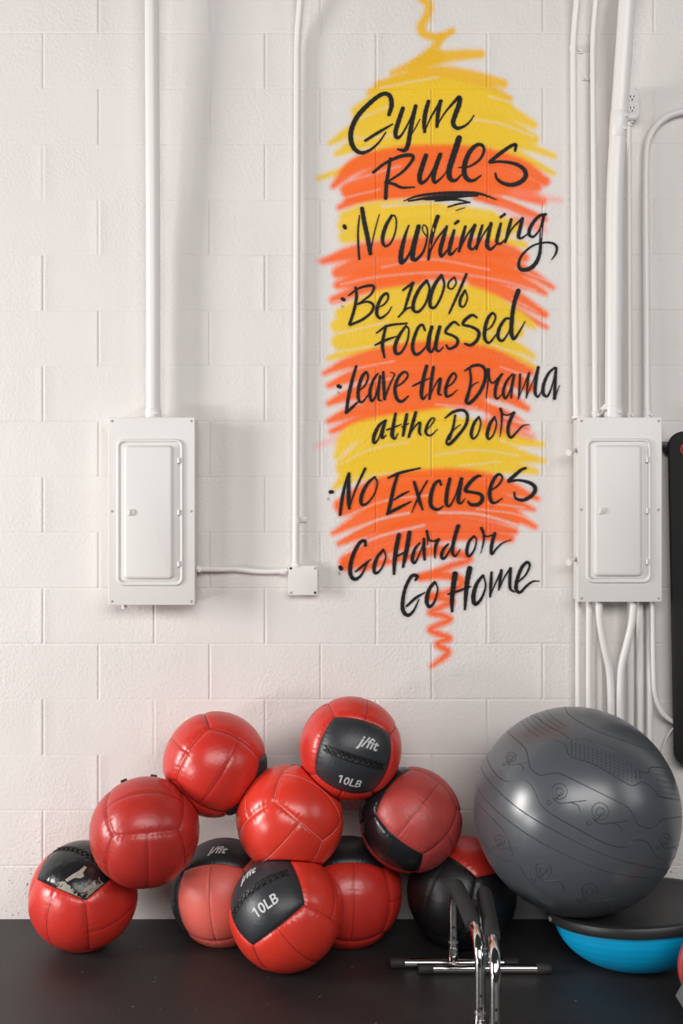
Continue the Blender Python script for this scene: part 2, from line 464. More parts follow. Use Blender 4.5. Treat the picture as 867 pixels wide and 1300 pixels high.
TEXT['be_100'] = parse('''38,158,18 46,162,18
105,100,13 110,150,16 96,220,16 75,285,16
70,140,8 120,105,11 175,90,15 198,97,14 185,132,12 145,165,10 115,185,8
115,185,8 165,172,12 195,190,15 185,225,14 140,262,14 78,290,13
215,203,6 250,185,9 270,155,10 264,130,14 240,145,16 218,190,18 213,235,18 232,255,14 268,230,8 288,198,5
346,113,11 372,93,13 397,76,15
395,80,15 376,138,16 353,214,12
323,249,9 358,212,11 376,203,10 404,200,7
465,65,16 430,105,18 402,165,20 398,212,18 425,222,14 460,180,12 480,112,12 470,70,12
540,38,16 507,85,20 486,145,20 484,193,18 507,200,14 537,150,12 555,88,12 545,42,12
606,47,9 580,70,10 575,98,10 595,106,8 615,78,8 608,48,8
667,32,14 630,120,15 580,230,10
660,115,13 638,155,16 636,190,14 655,195,10 672,155,8 664,118,8''', 425, 340)
TEXT['focussed'] = parse('''52,250,8 110,214,13 205,202,10
100,215,13 86,275,17 82,320,18 92,375,10
45,312,9 95,288,15 152,268,6
200,215,11 166,265,18 145,320,20 152,355,18 180,345,12 208,290,10 215,235,9 202,215,9
297,237,11 284,210,14 262,225,16 238,290,18 236,338,18 255,360,16 290,335,10 325,285,5
332,220,18 318,275,22 315,328,22 332,345,13 355,292,8 372,222,10
372,220,18 358,275,20 352,325,19 367,343,11 390,322,5
470,212,9 445,195,14 415,220,16 402,248,14 440,265,14 463,285,16 455,315,16 420,330,14 405,312,9
560,172,11 535,160,16 500,185,18 492,208,15 535,220,15 570,245,18 562,285,18 530,312,16 500,305,11
600,242,6 635,217,9 655,172,10 640,150,14 615,180,18 600,240,20 602,282,18 622,300,13 650,270,8 675,230,4
735,178,9 705,180,14 675,225,18 668,272,18 690,290,13 720,250,8 745,190,8
770,38,26 750,100,22 738,180,22 736,250,22 748,280,17 775,245,10 805,192,5''', 465, 360)
TEXT['leave_the_drama'] = parse('''38,160,20 46,165,20
128,60,13 108,130,18 90,210,18 78,292,16
78,295,15 108,268,15 135,242,8
135,188,6 170,160,9 188,118,10 178,90,14 155,120,18 139,180,18 141,228,16 160,240,11 200,190,5
238,97,9 215,130,14 198,190,18 206,235,15 226,212,9 245,140,9
250,110,13 242,170,16 241,225,13 255,235,7
265,90,13 268,150,18 272,225,16
272,225,9 300,150,9 322,102,7 302,90,4
325,167,6 365,142,10 390,108,10 375,88,12 345,112,16 325,170,18 335,225,18 360,238,15 392,212,7
485,60,18 470,120,20 459,190,20 466,226,13 490,200,5
415,160,8 460,138,12 500,120,5
520,65,16 510,130,18 500,225,13
500,215,5 530,152,8 555,122,13 550,160,18 546,198,15 560,205,7
575,172,6 615,147,9 635,112,10 620,95,12 596,130,16 582,180,18 587,212,15 612,204,9 640,180,4
705,75,11 710,130,13 700,190,16 686,238,17
680,82,9 725,56,15 768,60,16 785,95,18 775,150,18 745,205,18 705,245,18 684,240,12 692,200,8 720,155,7 748,140,4''', 420, 450) + parse('''396,72,7 398,131,7 394,175,6 388,223,3
403,72,8 403,105,9 409,134,10 423,145,9 442,127,9 468,99,10
468,99,11 449,131,16 435,175,17 435,213,15 446,223,10 475,193,3
520,100,9 490,140,14 475,190,16 486,222,13 510,180,8 528,102,7
530,105,13 520,160,13 515,220,9
560,100,11 558,160,13 552,225,7
555,215,5 585,145,6 605,92,8
605,95,11 598,150,12 592,220,7
595,210,5 630,125,6 652,67,10
652,65,15 642,120,18 636,188,18 650,215,11 670,185,5
735,67,11 705,95,14 680,150,18 678,198,18 700,210,12 725,150,8 742,72,7
742,70,13 738,140,16 735,222,18
735,222,9 760,158,4''', 520, 450)
TEXT['at_the_door'] = parse('''95,95,9 65,120,16 40,170,20 38,208,15 60,190,8 90,112,7
98,95,13 82,145,20 81,183,15 100,170,5
148,60,13 138,115,18 131,168,22 145,187,11 160,160,4
105,142,9 150,126,8 178,114,4
205,65,16 195,120,18 186,172,13
180,128,7 215,110,5
250,55,16 235,110,18 215,178,13
218,168,5 250,122,8 272,106,12 268,150,16 276,169,9
295,152,5 330,117,6 345,88,8 330,85,9 308,120,14 302,158,14 325,171,9 360,140,4
450,70,11 440,130,13 420,188,16
400,82,8 440,52,15 488,43,15 512,67,16 505,115,16 470,165,16 425,212,18 407,207,13 420,168,9 455,132,6 478,116,3
570,77,11 546,110,16 532,160,18 541,187,11 565,165,8 580,112,8 572,77,8
650,77,11 626,115,18 613,165,18 621,189,11 645,165,8 660,112,8 651,77,8
681,37,15 687,59,14 687,92,10 683,140,8 678,177,3
690,61,8 709,68,8 731,63,9 749,55,13
749,55,14 733,85,19 720,125,18 720,162,17 735,181,14 761,155,10 794,122,8 825,116,3''', 465, 510)
TEXT['no_excuses'] = parse('''38,158,20 46,158,20
128,68,11 110,130,16 96,200,18 86,273,14
132,65,15 130,130,20 130,200,22 133,240,15
133,240,6 165,145,10 213,40,14
262,82,11 226,115,16 196,175,20 196,220,17 225,214,11 262,165,8 275,112,8 263,82,8
380,65,15 360,130,18 345,200,20 331,262,18
330,87,9 390,61,15 492,37,8
360,197,9 400,172,13 435,155,7
326,268,15 380,240,17 445,207,7
462,108,15 475,150,18 490,205,18 505,248,9
528,102,9 500,150,10 472,210,10 450,262,3
598,122,11 590,101,14 565,120,18 546,180,22 549,230,20 580,247,15 610,230,7
643,92,17 630,150,20 625,213,20 641,229,11 670,180,8 698,92,8
702,92,19 692,150,22 686,203,21 700,215,11 720,190,4
800,77,9 780,80,16 745,110,20 722,150,20 760,160,15 798,170,18 808,195,20 788,220,20 750,222,17 735,205,9''', 410, 585) + parse('''525,152,6 565,127,10 590,88,10 572,68,14 546,95,18 526,150,20 530,198,20 550,214,13 590,190,5
708,37,13 685,46,16 640,85,20 622,104,16 670,98,13 730,112,18 757,140,22 740,175,20 695,199,18 657,189,13 650,160,9''', 490, 585)
TEXT['go_hard_or'] = parse('''28,241,22 32,247,22
155,130,14 152,108,18 130,112,18 100,160,20 81,220,22 79,273,22 100,301,19 135,278,12 165,217,7
105,262,9 150,226,13 182,200,5
245,152,13 215,190,18 199,240,20 206,271,15 235,248,10 258,190,8 248,152,8
325,77,23 312,140,24 303,210,22 300,273,14
378,66,23 368,130,24 356,190,22 346,238,13
310,187,11 360,162,11
430,117,9 405,150,16 393,200,20 406,217,13 430,170,8 450,117,7
452,97,15 452,150,18 455,200,14
466,57,14 472,85,14 480,102,10 500,108,9 516,101,10
472,90,9 471,128,3
527,98,14 515,120,17 508,155,15 508,194,6
575,122,9 550,150,16 541,185,18 556,194,13 590,140,8 610,92,7
625,32,22 606,95,20 596,158,18 610,184,11 635,150,4
705,82,11 681,110,16 669,160,18 681,184,13 708,150,10 718,102,8 706,82,8
743,42,15 754,69,14 756,99,11 750,132,8 741,169,3
758,80,8 774,84,8 796,77,9
811,69,17 800,106,19 793,147,18 796,174,13 818,147,10 848,119,8 892,101,3''', 425, 660)
TEXT['go_home'] = parse('''110,145,13 118,125,18 90,125,18 60,180,18 46,240,20 46,298,22 70,324,19 100,300,12 127,243,6
65,277,11 110,236,15 157,208,6
205,157,15 178,195,20 166,250,22 180,281,17 205,255,12 222,195,9 211,157,9
310,115,30 302,170,27 295,240,24 295,303,14
384,88,30 372,150,27 365,220,22 360,293,12
275,217,9 340,196,13 387,178,8
450,122,13 420,165,20 403,225,24 411,267,21 440,244,14 465,180,10 455,122,9
495,107,13 492,160,18 488,228,12
490,220,5 515,162,8 545,97,10
545,97,15 538,150,16 532,195,8
535,190,5 560,132,8 590,87,12
592,87,15 588,140,18 590,188,15 610,205,8
620,162,8 665,122,10 688,74,12 675,55,16 646,85,18 623,150,20 621,193,20 640,207,15 675,172,12 705,152,9 737,151,4''', 500, 700)

KB = 326 / 867.0
YEL, YE2, ORA, OR2 = lin(243, 200, 40), lin(240, 186, 34), lin(255, 105, 22), lin(255, 98, 12)
PINK = lin(255, 140, 120)
BANDS = [
 (YE2, .96, 0, '''375,-6,26 398,18,26 390,55,26 372,90,28 385,115,26 430,125,22 475,105,20
440,125,22 405,175,30 350,215,30 275,245,14
345,240,30 410,200,40 500,186,34 572,182,26
350,225,34 400,198,44 430,190,40
200,312,20 300,270,40 420,245,45 540,258,40 648,282,28
235,292,40 400,272,54 560,290,46 670,332,16'''),
 (YEL, .97, 0, '''150,372,26 260,322,56 420,300,72 580,330,56 660,350,30
165,400,50 300,350,90 450,340,100 600,360,80 680,385,44 752,422,22
65,482,12 160,432,46 300,390,80 450,385,90 620,420,80 750,470,34 
85,520,14 200,468,60 380,440,90 560,440,90 720,490,30 820,527,14
25,602,12 120,570,22 200,530,40 350,490,70 500,480,70 640,500,46 730,540,28 818,585,12'''),
 (ORA, .97, 0, '''75,628,16 150,560,50 260,530,56 400,518,56 560,525,56 700,560,50 790,612,30
120,640,40 250,590,80 420,570,90 600,590,80 760,630,36
130,660,36 250,640,66 450,620,70 640,630,60 780,680,24
95,700,14 180,660,46 300,640,50 450,640,60
560,660,30 660,690,36 790,740,14'''),
 (PINK, .5, 0, '''690,650,30 770,665,26 850,678,10
640,700,20 740,745,24 790,778,10
25,880,10 80,880,24 140,870,20'''),
 (YEL, .96, 0, '''110,730,26 200,705,40 330,695,36 430,690,20
110,760,40 250,735,66 450,725,70 600,735,50 
115,800,40 260,775,66 450,765,66 620,770,44 680,775,30
600,800,30 720,828,20
620,740,30 700,760,24'''),
 (OR2, .55, 0, '''700,740,30 770,772,20'''),
 (ORA, .96, 0, '''40,882,14 150,850,46 300,832,50 480,828,60 640,845,50 720,870,28
90,920,36 220,885,80 400,870,90 600,885,80 730,920,34 815,970,12
90,962,26 220,930,66 420,910,70 600,920,70 740,965,30 790,990,14
75,1012,24 200,972,50 350,940,56 
560,960,60 680,1000,46 790,1062,20
690,1050,26 795,1105,10'''),
 (YEL, .97, 1, '''100,-84,36 220,-130,56 380,-156,50 500,-154,60 620,-114,56 720,-60,30 750,-40,14
90,-44,46 250,-84,80 450,-104,90 620,-64,70 700,-20,34
95,10,50 250,-32,80 450,-44,80 600,-10,60 700,30,30 750,60,12
60,67,12 150,35,40 300,8,50 480,2,50 640,35,36 752,97,14'''),
 (ORA, .97, 1, '''45,117,12 130,80,36 280,52,60 450,42,66 600,62,60 740,112,26
60,158,16 160,120,50 320,100,80 500,95,90 640,120,70 740,165,30
60,218,16 150,182,46 300,160,80 500,150,90 640,185,50 730,236,16
60,278,16 150,242,46 280,215,66 450,200,70 560,215,46 
70,312,16 180,272,36 300,250,40 430,236,34
580,225,34 680,275,34 730,300,14'''),
 (PINK, .5, 1, '''22,362,9 100,332,16 190,302,14'''),
 (YEL, .97, 1, '''85,397,16 130,330,56 220,300,60 380,276,60 460,262,54
110,420,36 250,350,100 450,320,110 600,330,90 700,345,36 780,358,14
108,437,46 260,400,90 450,385,90 620,385,70 785,412,12
80,502,14 140,460,46 300,435,70 500,430,66 650,430,50 760,448,16'''),
 (OR2, .75, 1, '''600,290,50 690,310,30 745,330,12
640,250,40 700,280,20'''),
 (ORA, .97, 1, '''95,562,36 200,510,56 330,480,60 480,472,64 620,490,56 765,540,12
110,580,40 240,540,70 400,520,80 560,525,70 700,560,30 752,577,10
75,657,12 180,602,44 320,552,70 480,535,76 620,560,56 755,635,14
95,692,14 200,642,44 350,590,60 500,575,60 640,605,34 690,618,20'''),
 (OR2, .95, 1, '''110,752,30 200,692,44 330,642,60 480,625,50 600,635,36 688,650,20
120,767,36 250,712,36 400,672,36 560,662,36 672,674,26
170,775,24 280,745,24 420,715,36 535,742,20 470,768,22 370,805,18
372,805,22 450,800,26 505,815,26 490,845,22 400,872,18
400,872,18 472,886,22 440,905,20 403,925,20 440,933,20 468,948,20 430,966,18 402,984,20 440,1000,20 465,1012,22 440,1022,18 428,1035,20 462,1056,20 440,1082,18 406,1106,10'''),
]

ST = 0.75                                    # wash grid step in wall units
UX0, UX1, UY0, UY1 = 396.0, 716.0, -6.0, 852.0
ux = np.arange(UX0, UX1, ST); uy = np.arange(UY0, UY1, ST)
NXW, NYW = len(ux), len(uy)
rgb = np.zeros((NYW, NXW, 3)); alp = np.zeros((NYW, NXW))
def blur(a, n):
    for _ in range(n):
        a = (np.roll(a, 1, 0) + np.roll(a, -1, 0) + 2 * a) / 4; a = (np.roll(a, 1, 1) + np.roll(a, -1, 1) + 2 * a) / 4
    return a
grain = blur(rng.rand(NYW, NXW), 1); grain = (grain - grain.mean()) / grain.std()
def stamp(rows, soft, step=1.0):
    mask = np.zeros((NYW, NXW))
    for x, y, wd in spline(rows, step):
        r = max(wd, 0.6) / 2; R = r + soft * 1.3
        i0 = max(0, int((x - R - UX0) / ST)); i1 = min(NXW, int((x + R - UX0) / ST) + 2)
        j0 = max(0, int((y - R - UY0) / ST)); j1 = min(NYW, int((y + R - UY0) / ST) + 2)
        if i0 >= i1 or j0 >= j1: continue
        d = np.hypot(ux[None, i0:i1] - x, uy[j0:j1, None] - y)
        t = np.clip((r + soft - d) / (2 * soft), 0, 1); t = t * t * (3 - 2 * t)
        np.maximum(mask[j0:j1, i0:i1], t, out=mask[j0:j1, i0:i1])
    return mask
def over(mask, color, op):
    global rgb, alp
    a = np.clip(mask * op, 0, 1)
    na = a + alp * (1 - a)
    rgb = np.where(na[..., None] > 1e-6, (np.array(color[:3]) * a[..., None] + rgb * (alp * (1 - a))[..., None]) / np.maximum(na, 1e-6)[..., None], rgb)
    alp = na
for color, op, which, txt in BANDS:
    for rows in parse(txt, 395.0, 430.0 if which else 0.0, KB):
        soft = 4.6 if op > 0.8 else 7.0
        m_ = stamp([(a, b, c + 2.2) for a, b, c in rows], soft)
        edge = np.clip(m_ * (1 + 0.07 * grain * (m_ < 0.9)), 0, 1)
        over(edge, np.array(color[:3]) * (1 + 0.05 * (random.random() - .5)), op)
        halo = stamp([(a, b, c) for a, b, c in rows], 9.0, 2.5)      # overspray around the stroke
        over(np.clip(halo - m_, 0, 1) * np.clip(0.5 + 0.5 * grain, 0, 1), color, 0.10 if op > .8 else 0.03)
STREAKS = [
 (0, 9, .5, '''543,402 641,418 750,460
600,325 690,352
112,471 306,455
234,295 426,260
165,400 260,360'''),
 (0, 12, .7, '''532,689 641,705 721,739
652,665 758,705
239,697 404,684 532,692'''),
 (0, 9, .4, '''239,902 404,875 601,910
101,960 229,934 436,920 622,944 758,979
72,1019 210,990 
690,905 800,950
680,1010 760,1050
130,610 300,560
110,668 230,640'''),
 (1, 8, .5, '''564,-27 660,-5 721,21
93,-18 258,-56
72,47 308,9
600,15 720,60'''),
 (1, 8, .45, '''50,140 160,100 280,75
60,190 180,150 300,130
65,250 170,220
420,222 560,232
640,95 740,130'''),
 (1, 15, .75, '''600,208 690,248 765,292
650,262 730,290'''),
 (1, 8, .42, '''100,424 200,375 330,348
420,395 560,375 700,395
500,430 640,415 
130,470 300,450
640,345 770,385'''),
 (1, 8, .5, '''110,602 250,547 400,528
560,575 680,590 740,610
600,555 720,570'''),
 (1, 10, .75, '''90,675 220,614 330,588
120,722 230,668 380,630
430,587 560,592 690,626
270,742 400,698'''),
]
for which, wd_, st_, txt in STREAKS:                                     # thinner coverage between two passes of the can
    for rows in parse(txt, 395.0, 430.0 if which else 0.0, KB):
        rows = [(a, b, wd_ * KB * 0.5) for a, b, c in rows]
        m_ = stamp(rows, wd_ * KB * 0.75); alp *= 1 - st_ * np.clip(m_ * (1 + .15 * grain), 0, 1)
INK = lin(26, 22, 22)
for key, strokes in TEXT.items():
    for rows in strokes:
        mm = stamp([(a, b, c) for a, b, c in rows], 3.6, 1.5)
        over(mm, INK, 0.22)                                          # soft black overspray round the letters
        if key not in ('gym',) or True:
            gh = stamp([(a - 2.6, b + 4.6, 0.7) for a, b, c in rows], 1.1, 1.0)
            over(gh, lin(96, 86, 82), 0.34)                          # thin grey drop line below left

for dx_, dy_ in ((425 + 38 / 4, 340 + 195 / 4), (420 + 38 / 4, 450 + 193 / 4), (410 + 27 / 4, 585 + 193 / 4), (425 + 22 / 4, 660 + 272 / 4)):
    over(stamp([(dx_, dy_, 2.2), (dx_ + .6, dy_ + .6, 2.2)], 2.2), INK, 0.7)     # faint second dab beside each bullet

mural = thing('wall_mural', (0.36, -0.001, 1.0), 'yellow and orange spray painted gym rules mural with black script on white block wall', 'mural')
XW = (ux - CX) * WALL_D / F_PX; ZW = CAM_H - (uy - CY) * WALL_D / F_PX
GXw, GZw = np.meshgrid(XW, ZW)
GYw = wall_depth(GXw, GZw) - 0.0003
V = np.stack([GXw, GYw, GZw], -1).reshape(-1, 3) - np.array(mural.location)
keep = np.zeros((NYW - 1, NXW - 1), bool)
keep |= (alp[:-1, :-1] > .004) | (alp[1:, :-1] > .004) | (alp[:-1, 1:] > .004) | (alp[1:, 1:] > .004)
jj, ii = np.nonzero(keep)
idx = jj * NXW + ii
quads = np.stack([idx, idx + NXW, idx + NXW + 1, idx + 1], -1)
used = np.unique(quads); remap = np.full(NXW * NYW, -1); remap[used] = np.arange(len(used))
wash = link_mesh('color_wash', V[used].tolist(), remap[quads].tolist(), M['wash'], mural)
tag(wash, label='sprayed yellow and orange bands')
ca = wash.data.color_attributes.new('paint', 'FLOAT_COLOR', 'POINT')
ca.data.foreach_set('color', np.concatenate([rgb.reshape(-1, 3), alp.reshape(-1, 1)], 1)[used].astype(np.float32).ravel())

layer = 0
def lettering(name, strokes):
    global layer
    vs = []; fs = []; al = []
    for rows in strokes:
        d = spline(rows, 1.0)
        # round the tips
        t0 = d[0, :2] - d[1, :2]; t0 /= max(1e-6, np.linalg.norm(t0)); t1 = d[-1, :2] - d[-2, :2]; t1 /= max(1e-6, np.linalg.norm(t1))
        pre = [[*(d[0, :2] + t0 * d[0, 2] / 2 * s), d[0, 2] * math.sqrt(max(0.02, 1 - s * s))] for s in (1, .85, .6, .3)]
        post = [[*(d[-1, :2] + t1 * d[-1, 2] / 2 * s), d[-1, 2] * math.sqrt(max(0.02, 1 - s * s))] for s in (.3, .6, .85, 1)]
        d = np.vstack([pre, d, post]); n = len(d)
        tg = np.gradient(d[:, :2], axis=0); tg /= np.maximum(1e-6, np.linalg.norm(tg, axis=1))[:, None]
        nm = np.stack([-tg[:, 1], tg[:, 0]], 1)
        hw = np.maximum(d[:, 2] / 2 * 0.93, 0.35) * (1 + 0.05 * np.sin(np.arange(n) * 0.9 + layer))
        outer = hw + 0.55; inner = np.maximum(hw - 0.45, 0.12)
        base = len(vs); layer += 1
        for k, (o_, a_) in enumerate(((-outer, 0), (-inner, 1), (inner, 1), (outer, 0))):
            q = d[:, :2] + nm * np.asarray(o_)[:, None]
            X = (q[:, 0] - CX) * WALL_D / F_PX; Z = CAM_H - (q[:, 1] - CY) * WALL_D / F_PX
            Y = wall_depth(X, Z) - 0.0010 - layer * 0.000012
            vs += np.stack([X, Y, Z], 1).tolist(); al += [a_ * 0.97] * n
        for k in range(3):
            for i in range(n - 1):
                a = base + k * n + i
                fs.append([a, a + 1, a + n + 1, a + n])
    org = np.array(mural.location)
    o = link_mesh(name, (np.array(vs) - org).tolist(), fs, M['ink'], mural)
    ca = o.data.color_attributes.new('paint', 'FLOAT_COLOR', 'POINT')
    ca.data.foreach_set('color', np.array([[0, 0, 0, a] for a in al], np.float32).ravel())
    tag(o, label={'gym': 'black script heading word Gym', 'rules': 'black script word Rules with underline', 'no_whinning': 'black script line No Whinning',
                  'be_100': 'black script words Be 100%', 'focussed': 'black script word Focussed', 'leave_the_drama': 'black script words Leave the Drama',
                  'at_the_door': 'black script words at the Door', 'no_excuses': 'black script line No Excuses', 'go_hard_or': 'black script words Go Hard or',
                  'go_home': 'black script words Go Home'}[name_key])
for name_key, strokes in TEXT.items(): lettering('lettering', strokes)

# ------------------------------------------------------------------ electrical panels
def electric_panel(cx_px, cy_px, w, h, depth, label, bolts_left, plug):
    Zf = WALL_D - depth
    c = P(cx_px, cy_px, Zf); X, Zc = c.x, c.z; yf = -depth
    root = thing('electrical_panel', (X, -0.004, Zc - h / 2), label, 'electrical panel', 'grey white electrical panels')
    MB().box((X, -depth / 2 - 0.004, Zc), (w - 0.008, depth - 0.010, h - 0.008), 0.002).build('cabinet', M['white_metal'], root)
    MB().prism(rrect(X, Zc, w, h, 0.004, 3), yf - 0.003, yf + 0.004, 0.002).build('cover', M['white_metal'], root)
    y = yf - 0.003
    # raised bead round the door
    dw, dh = w * 0.735, h * 0.765; dx, dz = X - w * 0.015, Zc - 0.004
    bead = [(x, y - 0.001, z) for x, z in rrect(dx, dz, dw, dh, 0.022, 6)]
    MB().tube(bead, 0.0062, 10, closed=True).build('door_frame', M['white_metal'], root)
    door = MB().prism(rrect(dx - 0.002, dz, dw - 0.022, dh - 0.022, 0.012, 4), y - 0.004, y + 0.002, 0.002)
    door.prism(rrect(dx - 0.004, dz, dw - 0.050, dh - 0.036, 0.016, 4), y - 0.016, y - 0.003, 0.0115)
    dr = door.build('door', M['white_metal'], root)
    lx = dx - dw * 0.28
    la = MB().prism([(lx - .013, dz - .012), (lx + .004, dz - .012), (lx + .012, dz - .007), (lx + .014, dz), (lx + .012, dz + .007), (lx + .004, dz + .012), (lx - .013, dz + .012)], y - 0.020, y - 0.015, 0.0015)
    la.box((lx - 0.006, y - 0.022, dz), (0.006, 0.006, 0.020), 0.0015)
    la.build('latch', M['white_metal'], dr)
    for dzh in (0.36, 0.0, -0.36):
        hx = dx + dw / 2 - 0.010
        MB().tube([(hx, y - 0.006, dz + dzh * dh + 0.009), (hx, y - 0.006, dz + dzh * dh - 0.009)], 0.0062, 10).build('hinge', M['white_metal'], root)
    for sx, sz in ((-1, 1), (1, 1), (-1, 0), (1, 0), (-1, -1), (1, -1)):
        px_, pz_ = X + sx * (w / 2 - 0.013), Zc + sz * (h / 2 - 0.013)
        sc = MB().lathe([(0.0045, 0), (0.0045, 0.0015), (0.003, 0.0026)], (px_, y + 0.0003, pz_), (0, -1, 0), 14)
        sc.build('screw', M['screw'], root)
    # stubs welded on
    for zz in bolts_left:
        a = Vector((X - w / 2 + 0.006, -0.055, zz)); b = a + Vector((-0.036, -0.045, -0.012))
        d = (b - a).normalized()
        mb = MB().tube([a, b], 0.0085, 14)
        mb.tube([b - d * 0.010, b + d * 0.004], 0.0125, 8)
        mb.build('mounting_bolt', M['white_metal'], root)
    if plug:
        a = Vector((X - w * 0.34, -0.06, Zc - h / 2 + 0.004))
        MB().tube([a, a - Vector((0, 0, 0.020))], 0.010, 12).build('plug', M['white_metal'], root)
    return root
electric_panel(192.5, 649, 0.309, 0.669, 0.100, 'white electrical panel left of the mural above the red balls, beside a small junction box', [], True)
electric_panel(786.5, 647, 0.301, 0.658, 0.100, 'white electrical panel right of the mural with many conduits above and below it', [1.49 - (572 - 650) * 4 / F_PX, 1.49 - (708 - 650) * 4 / F_PX], False)

# ------------------------------------------------------------------ conduits
CG = 'white painted conduits on the block wall'
def conduit(pts, r, label, rad=0.06, collars=(), clips=(), name='conduit', straps=()):
    """pts: (px, py, distance of the centre from the wall)"""
    w3 = [P(a, b, WALL_D - d) for a, b, d in pts]
    base = min(w3, key=lambda v: v.z)
    root = thing(name, base, label, 'conduit', CG)
    MB().tube(bend(w3, rad), r, 18).build('pipe', M['conduit'], root)
    for (i, f0, f1, k) in collars:                       # coupling on segment i between f0 and f1
        a = w3[i].lerp(w3[i + 1], f0); b = w3[i].lerp(w3[i + 1], f1)
        d = (b - a).normalized(); L = (b - a).length
        mb = MB().tube([a, a + d * 0.002, b - d * 0.002, b], [r * 1.02, r * k, r * k, r * 1.02], 18)
        side = d.cross(Vector((0, -1, 0))).normalized()
        for t in ((0.25, 0.75) if L > 0.06 else (0.5,)):
            q = a.lerp(b, t) + Vector((0, -1, 0)) * r * k * 0.8 + side * r * 0.5
            mb.tube([q, q + Vector((0.002, -0.010, 0))], 0.0055, 8)
        mb.build('coupling', M['conduit'], root)
    for (px_, py_, d_, s) in straps:                     # one-hole strap with a screw
        c = P(px_, py_, WALL_D - d_)
        mb = MB().tube([c + Vector((0, 0, -0.010)), c + Vector((0, 0, 0.010))], r * 1.18, 18)
        mb.box((c.x + s * (r + 0.012), -0.003, c.z), (0.028, 0.004, 0.018), 0.001)
        q = Vector((c.x + s * (r + 0.014), -0.004, c.z))
        mb.tube([q, q + Vector((0, -0.006, 0))], 0.006, 10)
        mb.build('strap', M['conduit'], root)
    return root
# left side
conduit([(194.5, 531.5, 0.055), (194.5, 330, 0.058), (192.5, -40, 0.10)], 0.0255, 'thick white conduit rising from the top of the left electrical panel', 0.10, collars=[(0, 0.0, 0.06, 1.14)])
conduit([(375.5, 722, 0.020), (377.5, 48, 0.020), (385, -40, 0.07)], 0.0125, 'thin white conduit rising from the junction box, left of the mural', 0.06, collars=[(0, 0.0, 0.012, 1.3)], straps=[(376.2, 660, 0.018, 1)])
conduit([(249, 722, 0.030), (272, 723, 0.026), (300, 722, 0.020), (330, 726, 0.019), (366, 725, 0.022)], 0.0095, 'short horizontal white conduit between left electrical panel and junction box', 0.05, collars=[(0, 0.0, 0.35, 1.35), (3, 0.72, 1.0, 1.35)])
# junction box
jb = P(384.5, 737, WALL_D - 0.04)
root = thing('junction_box', (jb.x, 0, jb.z - 0.053), 'small square white junction box between left electrical panel and mural', 'junction box')
MB().box((jb.x, -0.0195, jb.z), (0.104, 0.035, 0.102), 0.003).build('box', M['white_metal'], root)
MB().prism(rrect(jb.x, jb.z, 0.106, 0.106, 0.008, 4), -0.040, -0.036, 0.001).build('cover_plate', M['white_metal'], root)
for sx, sz in ((-1, 1), (1, 1), (-1, -1), (1, -1)):
    MB().lathe([(0.0045, 0), (0.0045, 0.0012), (0.003, 0.002)], (jb.x + sx * 0.044, -0.0399, jb.z + sz * 0.044), (0, -1, 0), 12).build('screw', M['screw'] if sx * sz > 0 else M['dark_gap'], root)

# above the right panel
conduit([(732, 532, 0.045), (729.5, 380, 0.030), (728, 50, 0.030), (737, -45, 0.075)], 0.0125, 'white conduit nearest the mural above the right electrical panel', 0.07, collars=[(0, 0.0, 0.03, 1.35)], straps=[(728.2, 62, 0.020, 1)])
conduit([(755.5, 532, 0.045), (752.5, 48, 0.028), (761, -45, 0.07)], 0.0100, 'thin white conduit second from the mural above the right electrical panel', 0.07, collars=[(0, 0.0, 0.02, 1.3)], straps=[(752.5, 97, 0.018, -1)])
conduit([(778.5, 532, 0.060), (780, 235, 0.062), (799.5, -45, 0.16)], 0.0300, 'thickest white conduit leaning outward above the right electrical panel', 0.16, collars=[(0, 0.0, 0.055, 1.10), (1, 0.22, 0.34, 1.06)])
conduit([(799, 532, 0.045), (798.5, 150, 0.025)], 0.0085, 'thin white conduit between right electrical panel and outlet box', 0.05, collars=[(0, 0.0, 0.025, 1.4), (0, 0.97, 1.0, 1.4)])
conduit([(821.5, 532, 0.040), (819.5, 215, 0.022), (821, 175, 0.022), (842, 148, 0.022), (875, 139, 0.022), (930, 138, 0.022)], 0.0125, 'white conduit curving to the right above the right electrical panel', 0.10, collars=[(0, 0.0, 0.035, 1.3)])
# connector nuts on top of the right panel
nb = thing('conduit_connector', P(764, 526, 3.945), 'small white connector fitting between conduits on top of right electrical panel', 'connector')
c = P(764, 522, 3.945)
MB().tube([c + Vector((-.012, 0, -.010)), c + Vector((.016, 0, .020))], 0.010, 10).build('clamp', M['conduit'], nb)
for dx_ in (-0.010, 0.012): MB().tube([c + Vector((dx_, -.012, 0)), c + Vector((dx_, -.024, 0))], 0.0055, 8).build('screw', M['screw'], nb)

